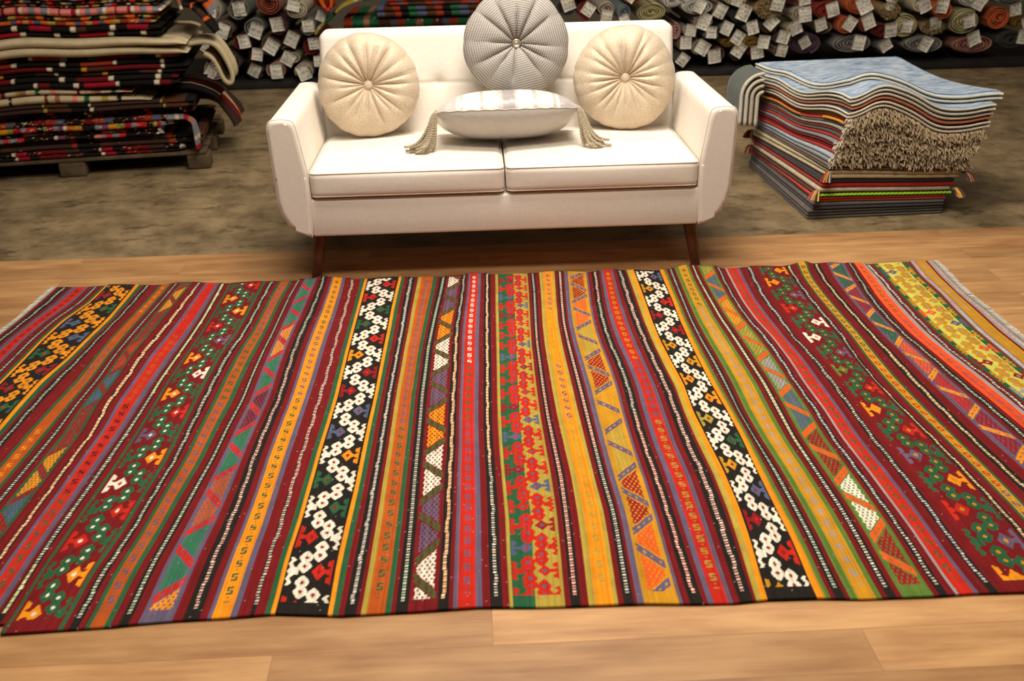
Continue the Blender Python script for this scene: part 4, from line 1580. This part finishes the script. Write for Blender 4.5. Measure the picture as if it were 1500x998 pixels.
# measured roll ends: centre and half-sizes as seen, colour word, tag (offset, size, turn)
COLW = {'grey green': (112, 114, 104), 'rust': (158, 76, 56), 'beige': (178, 164, 142), 'brown': (112, 86, 66), 'grey': (136, 132, 126), 'maroon': (96, 34, 34), 'cream': (206, 194, 162),
        'charcoal': (66, 64, 62), 'brick red': (150, 48, 34), 'dark red': (116, 28, 28), 'pink': (190, 140, 130), 'slate blue': (122, 134, 142), 'off-white': (206, 202, 190), 'tan': (164, 134, 92),
        'orange': (200, 96, 50), 'gold brown': (134, 100, 44), 'purple': (96, 72, 88), 'olive cream': (188, 176, 128), 'dusty rose': (164, 110, 96), 'dark brown': (74, 52, 42)}
ROLLS = [
    (349, 15, 20, 20, 'grey green', (2, 3, 23, -3)), (395, 8, 22, 21, 'rust', (6, -12, 18, 5)), (311, 17, 19, 18, 'beige', (3, 1, 20, 12)), (328, 44, 17, 18, 'brown', (-1, 3, 21, 25)),
    (371, 40, 19, 18, 'grey green', (4, 5, 22, 25)), (409, 40, 17, 17, 'maroon', (1, -1, 20, -6)), (436, 20, 20, 16, 'cream', (-2, -6, 20, 15)), (449, 42, 15, 16, 'grey', (3, -2, 19, -3)),
    (354, 66, 19, 16, 'dark red', (6, -2, 19, -8)), (389, 68, 19, 17, 'brown', (5, 2, 22, 35)), (423, 62, 17, 17, 'maroon', (2, -1, 22, 28)), (453, 65, 15, 16, 'dark red', (7, -3, 18, -5)),
    (337, 88, 18, 17, 'dark brown', (1, 2, 20, 0)), (373, 86, 15, 13, 'maroon', (8, -2, 19, 12)), (426, 86, 20, 14, 'cream', (-3, 2, 21, 32)), (373, 104, 17, 16, 'charcoal', (0, 1, 20, 30)),
    (408, 104, 17, 16, 'pink', (1, 4, 21, -3)), (447, 107, 20, 15, 'beige', (1, 2, 22, -20)), (316, 102, 18, 17, 'beige', (-2, 3, 19, 40)), (313, 62, 15, 16, 'grey', (-4, 4, 17, 35)),
    (461, 92, 9, 12, 'grey', (2, 0, 16, 0)),
    (830, 12, 16, 14, 'charcoal', (2, -5, 22, -20)), (859, 16, 13, 17, 'brick red', (2, -1, 20, 35)), (887, 13, 15, 14, 'beige', (0, 11, 17, 10)), (913, 16, 12, 15, 'slate blue', (0, 10, 15, -25)),
    (955, 18, 24, 14, 'olive cream', None), (925, -2, 18, 11, 'rust', (-4, 2, 13, 35)), (988, 2, 16, 12, 'off-white', None),
    (1016, 10, 27, 13, 'off-white', (1, -1, 19, 28)), (1053, 17, 12, 14, 'brown', (-1, 0, 20, 25)), (1025, 34, 18, 11, 'beige', (1, 0, 22, 20)), (1040, 51, 14, 10, 'slate blue', (0, -3, 17, 4)),
    (1009, 47, 10, 12, 'beige', (3, 0, 17, 10)), (1062, 42, 13, 13, 'grey', (-1, 0, 19, 25)), (1082, 24, 18, 17, 'charcoal', (4, -3, 22, 22)), (1078, 2, 18, 9, 'cream', (1, 2, 18, 20)),
    (993, 48, 8, 14, 'pink', None), (1001, 66, 10, 12, 'brown', (2, -3, 19, 0)), (1029, 70, 16, 13, 'beige', (2, 0, 21, 30)), (1051, 79, 15, 13, 'brown', (-6, 2, 20, -9)), (1063, 62, 12, 9, 'gold brown', (14, -5, 19, 30)),
    (1082, 76, 11, 14, 'dark brown', (1, -3, 20, 32)), (998, 84, 11, 11, 'charcoal', (0, 0, 18, 35)),
    (1128, 12, 23, 16, 'tan', (9, -4, 20, 12)), (1171, 23, 17, 14, 'beige', (2, 1, 21, -8)), (1127, 41, 15, 12, 'dark brown', (2, -5, 19, 40)), (1163, 41, 13, 9, 'olive cream', (0, -2, 20, -25)),
    (1100, 42, 13, 9, 'grey', (0, 0, 19, -15)), (1097, 60, 15, 10, 'gold brown', (15, 1, 19, 8)), (1142, 57, 12, 10, 'dark brown', (1, -2, 20, 15)), (1182, 62, 27, 18, 'purple', (-1, 0, 18, -32)),
    (1109, 77, 15, 8, 'dark red', (0, 1, 20, -10)), (1143, 75, 14, 9, 'brown', (0, -1, 18, 10)),
    (1213, 17, 22, 16, 'brick red', (6, 0, 21, -18)), (1259, 8, 22, 16, 'orange', (2, 1, 23, -28)), (1241, 35, 18, 15, 'orange', (3, 0, 20, 30)), (1269, 36, 11, 13, 'brick red', (0, -2, 20, -25)),
    (1206, 41, 16, 11, 'brown', (-6, -4, 19, -20)), (1286, 44, 18, 12, 'dark red', (9, 0, 20, -8)), (1251, 63, 33, 14, 'grey', (4, 0, 20, 8)), (1307, 17, 16, 13, 'tan', (0, -7, 17, 10)),
    (1293, 66, 10, 11, 'grey', (0, 0, 19, -35)), (1327, 38, 20, 19, 'olive cream', (-1, 1, 19, 4)), (1347, 7, 14, 13, 'cream', (1, 0, 21, -28)), (1377, 13, 17, 15, 'orange', (-7, -4, 20, 6)),
    (1367, 40, 20, 11, 'tan', (2, -3, 20, -10)), (1353, 63, 33, 13, 'grey', (0, 1, 20, 25)), (1420, 34, 28, 21, 'olive cream', (1, 0, 20, -14)), (1431, 3, 26, 11, 'off-white', (2, 4, 20, 25)),
    (1465, 28, 20, 18, 'orange', (16, -11, 18, -12)), (1425, 63, 34, 14, 'dusty rose', (-1, -7, 20, -25)), (1483, 58, 22, 13, 'charcoal', (14, -2, 20, 5)), (1484, 0, 24, 8, 'grey green', None),
    (1493, 33, 11, 9, 'gold brown', (3, -1, 17, -25)), (1213, -6, 20, 9, 'orange', None), (1160, -3, 16, 9, 'maroon', (18, 3, 20, -10)), (1310, -8, 18, 9, 'brown', (-3, 7, 13, 20)),
    (850, -10, 14, 9, 'brown', None), (1110, -14, 20, 9, 'grey', None), (1380, -14, 22, 11, 'rust', None), (330, -10, 18, 9, 'brick red', None), (470, 2, 13, 13, 'brick red', (-1, 22, 16, 25)),
]
rng6 = np.random.default_rng(77)
R6 = []
for (cx, cy, rx, rz, cw, tg) in ROLLS:
    c = on_plane(cx, cy, RY)
    k = np.linalg.norm(on_plane(cx + 1, cy, RY) - c)
    R6.append([c[0], c[2], rx * k, rz * k * .985, cw, None if tg is None else (tg[0] * k, -tg[1] * k, tg[2] * k, tg[3])])
# settle: keep the ends from running into one another and above the deck
DECK = .063
for it in range(320):
    for i in range(len(R6)):
        a = R6[i]
        a[1] = max(a[1], DECK + a[3] + .001)
        for j in range(i + 1, len(R6)):
            b = R6[j]
            dx, dz = b[0] - a[0], b[1] - a[1]
            d = math.hypot(dx, dz) + 1e-6
            ux_, uz_ = dx / d, dz / d
            ra = 1 / math.hypot(ux_ / a[2], uz_ / a[3])
            rb = 1 / math.hypot(ux_ / b[2], uz_ / b[3])
            o_ = ra + rb + .006 - d
            if o_ > 0:
                s_ = .22 * o_
                for q, sg in ((a, -1), (b, 1)):
                    q[0] += sg * ux_ * s_
                    q[1] += sg * uz_ * s_
                f_ = 1 - .12 * o_ / (ra + rb)
                a[2] *= f_
                a[3] *= f_
                b[2] *= f_
                b[3] *= f_
for a in R6:
    a[1] = max(a[1], DECK + a[3] + .001)
    a[2] *= .962
    a[3] *= .962


def film_mat():
    m, nt, b = new_mat('clear_wrap_film')
    nt.nodes.remove(b)
    out = nt.nodes['Material Output']
    tr = N(nt, 'ShaderNodeBsdfTransparent')
    tr.inputs[0].default_value = (.97, .97, .96, 1)
    gl = N(nt, 'ShaderNodeBsdfGlossy', Roughness=.18)
    gl.inputs['Color'].default_value = (.9, .9, .88, 1)
    mx = N(nt, 'ShaderNodeMixShader')
    f = noise(nt, coords(nt), 30, 4)
    r = ramp(nt, f, [(.45, (.05,) * 3), (.7, (.22,) * 3)])
    L(nt, r, mx.inputs[0])
    L(nt, tr.outputs[0], mx.inputs[1])
    L(nt, gl.outputs[0], mx.inputs[2])
    L(nt, mx.outputs[0], out.inputs['Surface'])
    bn = N(nt, 'ShaderNodeBump', Strength=.8, Distance=.01)
    L(nt, f, bn.inputs['Height'])
    L(nt, bn.outputs[0], gl.inputs['Normal'])
    return m


FILM = film_mat()
PAPER = plain_mat('white_paper_tag', (226, 220, 204), .8, var=.04, scale=30, bmp=.05)
INK = plain_mat('black_ink', (40, 38, 44), .8, var=.1)
ROLLM = wool_mat('rolled_rug_wool', .95, 160, .3, .6, .1)


def roll_mesh(name, rx, rz, col, seed, depth, parent):
    r_ = np.random.default_rng(seed)
    Rm = max(rx, rz)
    turns = max(3.0, min(5.5, Rm / .021))
    n = int(turns * 30)
    th = np.linspace(0, turns * 2 * PI, n)
    rad = .12 + .88 * (th / th[-1])
    pitch = .88 / turns
    wob = 1 + .035 * np.sin(th * 2 + seed) + .025 * np.sin(th * 3.1 + seed * 2)
    wob = np.minimum(wob, 1.0 / np.maximum(rad, .3) if False else wob)
    rad_o = np.minimum(rad * wob, 1.0)
    rad_i = rad_o - pitch * (.60 + .12 * np.sin(th * .7 + seed))
    rad_i = np.maximum(rad_i, .02)
    ph = r_.uniform(0, 6.28)
    hnd = 1 if r_.random() < .5 else -1
    cs, sn = np.cos(hnd * th + ph), np.sin(hnd * th + ph)
    yj = .008 * np.sin(th * 1.3 + seed)
    rm = (rad_o + rad_i) / 2
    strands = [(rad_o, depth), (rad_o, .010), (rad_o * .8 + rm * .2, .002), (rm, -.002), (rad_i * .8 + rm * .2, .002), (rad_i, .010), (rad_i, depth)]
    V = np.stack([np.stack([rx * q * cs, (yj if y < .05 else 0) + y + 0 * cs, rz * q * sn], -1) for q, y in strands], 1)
    ns = len(strands)
    F = grid_faces(n, ns)
    if hnd < 0:
        F = F[:, ::-1]
    c = np.array(lin(col))
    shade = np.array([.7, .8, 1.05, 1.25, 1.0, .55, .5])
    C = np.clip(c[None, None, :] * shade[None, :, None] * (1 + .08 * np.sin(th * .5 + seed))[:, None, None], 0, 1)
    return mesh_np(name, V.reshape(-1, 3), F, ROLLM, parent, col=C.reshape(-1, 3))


def paper_tag(parent, x, z, size, rot, seed):
    r_ = np.random.default_rng(seed)
    w_, h_ = size * r_.uniform(.40, .46), size * r_.uniform(.44, .53)
    n = 7
    g = np.linspace(-1, 1, n)
    A_, B_ = np.meshgrid(g, g, indexing='ij')
    curl = r_.uniform(-.010, .014)
    tl = r_.uniform(-.22, .10)
    a = math.radians(rot)

    def place(u, v, lift=0.0):
        px, pz = u * w_, v * h_
        y = curl * (u ** 2) + .008 * v * v * r_b + tl * pz - lift
        return np.stack([x + px * math.cos(a) + pz * math.sin(a), y - .026 - .011 * (seed % 5), z - px * math.sin(a) + pz * math.cos(a)], -1)
    r_b = r_.uniform(-1, 1)
    Vf = place(A_.ravel(), B_.ravel())
    Vb = place(A_.ravel(), B_.ravel(), -.0012)
    idx = np.arange(n * n).reshape(n, n)
    lp_ = np.concatenate([idx[:, 0], idx[-1, 1:], idx[::-1, -1][1:], idx[0, ::-1][1:-1]])
    rim = np.stack([lp_, np.roll(lp_, -1), np.roll(lp_, -1) + n * n, lp_ + n * n], -1).astype(np.int32)
    g_ = grid_faces(n, n)
    t = mesh_np('paper_tag', np.concatenate([Vf, Vb]), np.concatenate([g_, g_[:, ::-1] + n * n, rim]), PAPER, parent)
    # illegible pen strokes in rows
    A = Acc()
    rows = r_.integers(3, 5)
    for k in range(rows):
        v0 = .68 - 1.36 * k / max(rows - 1, 1)
        u = -.72
        while u < .7:
            m_ = r_.integers(3, 5)
            P = place(np.clip(u + r_.uniform(0, .22, m_), -.9, .9), np.clip(v0 + r_.uniform(-.20, .20, m_), -.92, .92), .0022)
            A.tube(P, .0013, 4, (1, 1, 1))
            u += r_.uniform(.22, .34)
    A.build('handwriting', INK, t)
    return t


def wrap(parent, rx, rz, seed, depth):
    r_ = np.random.default_rng(seed)
    na, ny = 40, 9
    th = np.linspace(0, 2 * PI, na, endpoint=False)
    V = []
    for j in range(ny):
        f = j / (ny - 1)
        y = -.034 + (depth * .6 + .034) * f ** 1.5
        s = 1.012 + .010 * np.sin(th * 5 + seed) * (1 - f)
        if j < 3:
            s = s - (.10 - .045 * j) * (1 + .6 * np.sin(th * 3 + seed + j))
        V.append(np.stack([rx * s * np.cos(th), np.full(na, y) + .008 * np.sin(th * 4 + seed) * (j < 3), rz * s * np.sin(th)], -1))
    mesh_np('plastic_wrap', np.concatenate(V), grid_faces(ny, na, wrap_v=True), FILM, parent)


def region(x):
    return 'left of the sofa' if x < -1.0 else ('behind sofa back' if x < 1.55 else ('left of blue stack' if x < 2.15 else ('behind blue stack' if x < 3.35 else 'at far right')))


members = {}
for q in R6:
    members.setdefault((region(q[0]), q[4]), []).append(q)
for k in members:
    members[k].sort(key=lambda q: q[0])
size_w = lambda q: 'flattened' if q[2] / q[3] > 1.7 else ('thick' if q[2] > .10 else 'slim')
for i, q in enumerate(R6):
    x, z, rx, rz, cw, tg = q
    lst = members[(region(x), cw)]
    tags_ = ('crooked tag' if tg and abs(tg[3]) > 15 else 'straight tag') if tg else 'no tag'
    if len(lst) == 1:
        lab = f'{size_w(q)} {cw} rolled rug, {tags_}, the only {cw} one {region(x)}'
    else:
        lab = f'{size_w(q)} {cw} rolled rug, {tags_}, {ordinal(lst.index(q) + 1)} {cw} from left, {region(x)}'
    dy = float(rng6.uniform(-.035, .05))
    e = empty('rolled_rug', (x, RY + dy, z))
    tag(e, lab, 'rolled rug', 'rolled rugs on the rack')
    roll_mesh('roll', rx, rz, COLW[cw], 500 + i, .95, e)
    if tg:
        paper_tag(e, tg[0], tg[1] + .012, tg[2], tg[3], 900 + i)
    if i % 5 != 2 and cw != 'tan':
        wrap(e, rx, rz, 40 + i, .9)
    if cw == 'tan' and rz > .04:
        # shaggy cut ends
        A = Acc()
        r_ = np.random.default_rng(i)
        for k in range(240):
            a, f = r_.uniform(0, 2 * PI), math.sqrt(r_.random())
            p = np.array([rx * f * math.cos(a), -.004, rz * f * math.sin(a)])
            d = np.array([r_.normal(0, .004), -r_.uniform(.012, .024), r_.normal(-.003, .004)])
            A.tube([p, p + d], [.0042, .0030], 4, np.array(lin((190, 164, 118))) * r_.uniform(.5, 1.15))
        A.build('shaggy_pile', WOOL, e)

# folded tapestries lying on the rack behind the sofa back
ANG_S, O_S, PX_S, PY_S = ANG, O_, PX, PY
ANG = 0.0
PX, PY = Vector((1, 0, 0)), Vector((0, 1, 0))
O_ = np.array([0.30, RY - .06, DECK])
flat_bow = lambda x: -.06 * np.clip(x + .35, 0, 1) ** 1.3 - .03 * np.clip(-x - 1.0, 0, 1)
G2_ = 'tapestries folded on the rack behind the sofa'
RUGS_B = [
    (-1.42, -.06, .000, .110, 'f.10 g.06 k.05 u.08', 2, .0, 'rust and green folded tapestry, lowest on the rack behind the sofa back'),
    (-1.40, -.05, .112, .225, 'k.08 B.05 f.06 g.05', 2, .0, 'dark folded tapestry under the purple edged one behind the sofa back'),
    (-1.30, -.06, .227, .290, 'B.04 w.015 p.05 k.04 d.04', 2, .02, 'purple and black folded tapestry showing just over the sofa back'),
    (-1.24, -.05, .292, .440, ['f.07 g.09 u.05 B.06 f.035 g.08 f.06 b.03 u.06', 'g.08 f.06 B.05 u.08 g.07 b.05'], 2, .015, 'green and rust diamond tapestry folded thick behind the left half of the sofa back'),
    (-.98, -.03, .442, .520, 'B.07 g.06 k.06 f.05 u.07', 2, .0, 'dark purple and green folded tapestry above the green and rust one'),
    (-.90, -.05, .522, .575, 'f.06 u.08 n.05 f.04 B.03', 2, .0, 'orange brown folded tapestry topmost behind the sofa back'),
]
for i, (xl, xr, z0, z1, spec, lay, spk, lab) in enumerate(RUGS_B):
    kilim_fold('folded_tapestry', lab, xl, xr, z0, z1, spec, .0, .8, lay, flat_bow, spk, 160 + i, grp=G2_)


def loop_fold(label, path, y0, y1, th, spec, seed):
    e, b = drape('draped_tapestry', label, path, y0, y1, th, spec, seed)
    e['group'] = 'tapestry ends curling by the left corner of the sofa back'
    e['category'] = 'folded tapestry'
    return e


loop_fold('yellow edged khaki tapestry end curling at the left corner of the sofa back', [(-1.44, .335), (-1.40, .395), (-1.33, .45), (-1.24, .53), (-1.12, .575), (-.98, .585)], -.05, .30, .018, 'h.05 c.03 h.04 g.08 k.03 h.1', 31)
loop_fold('bright orange tapestry end standing above the yellow edged one', [(-1.40, .62), (-1.375, .54), (-1.345, .50), (-1.315, .53), (-1.30, .60), (-1.275, .66)], -.04, .2, .022, 'o.10 r.03 e.02 r.03 o.1', 32)
ANG, O_, PX, PY = ANG_S, O_S, PX_S, PY_S
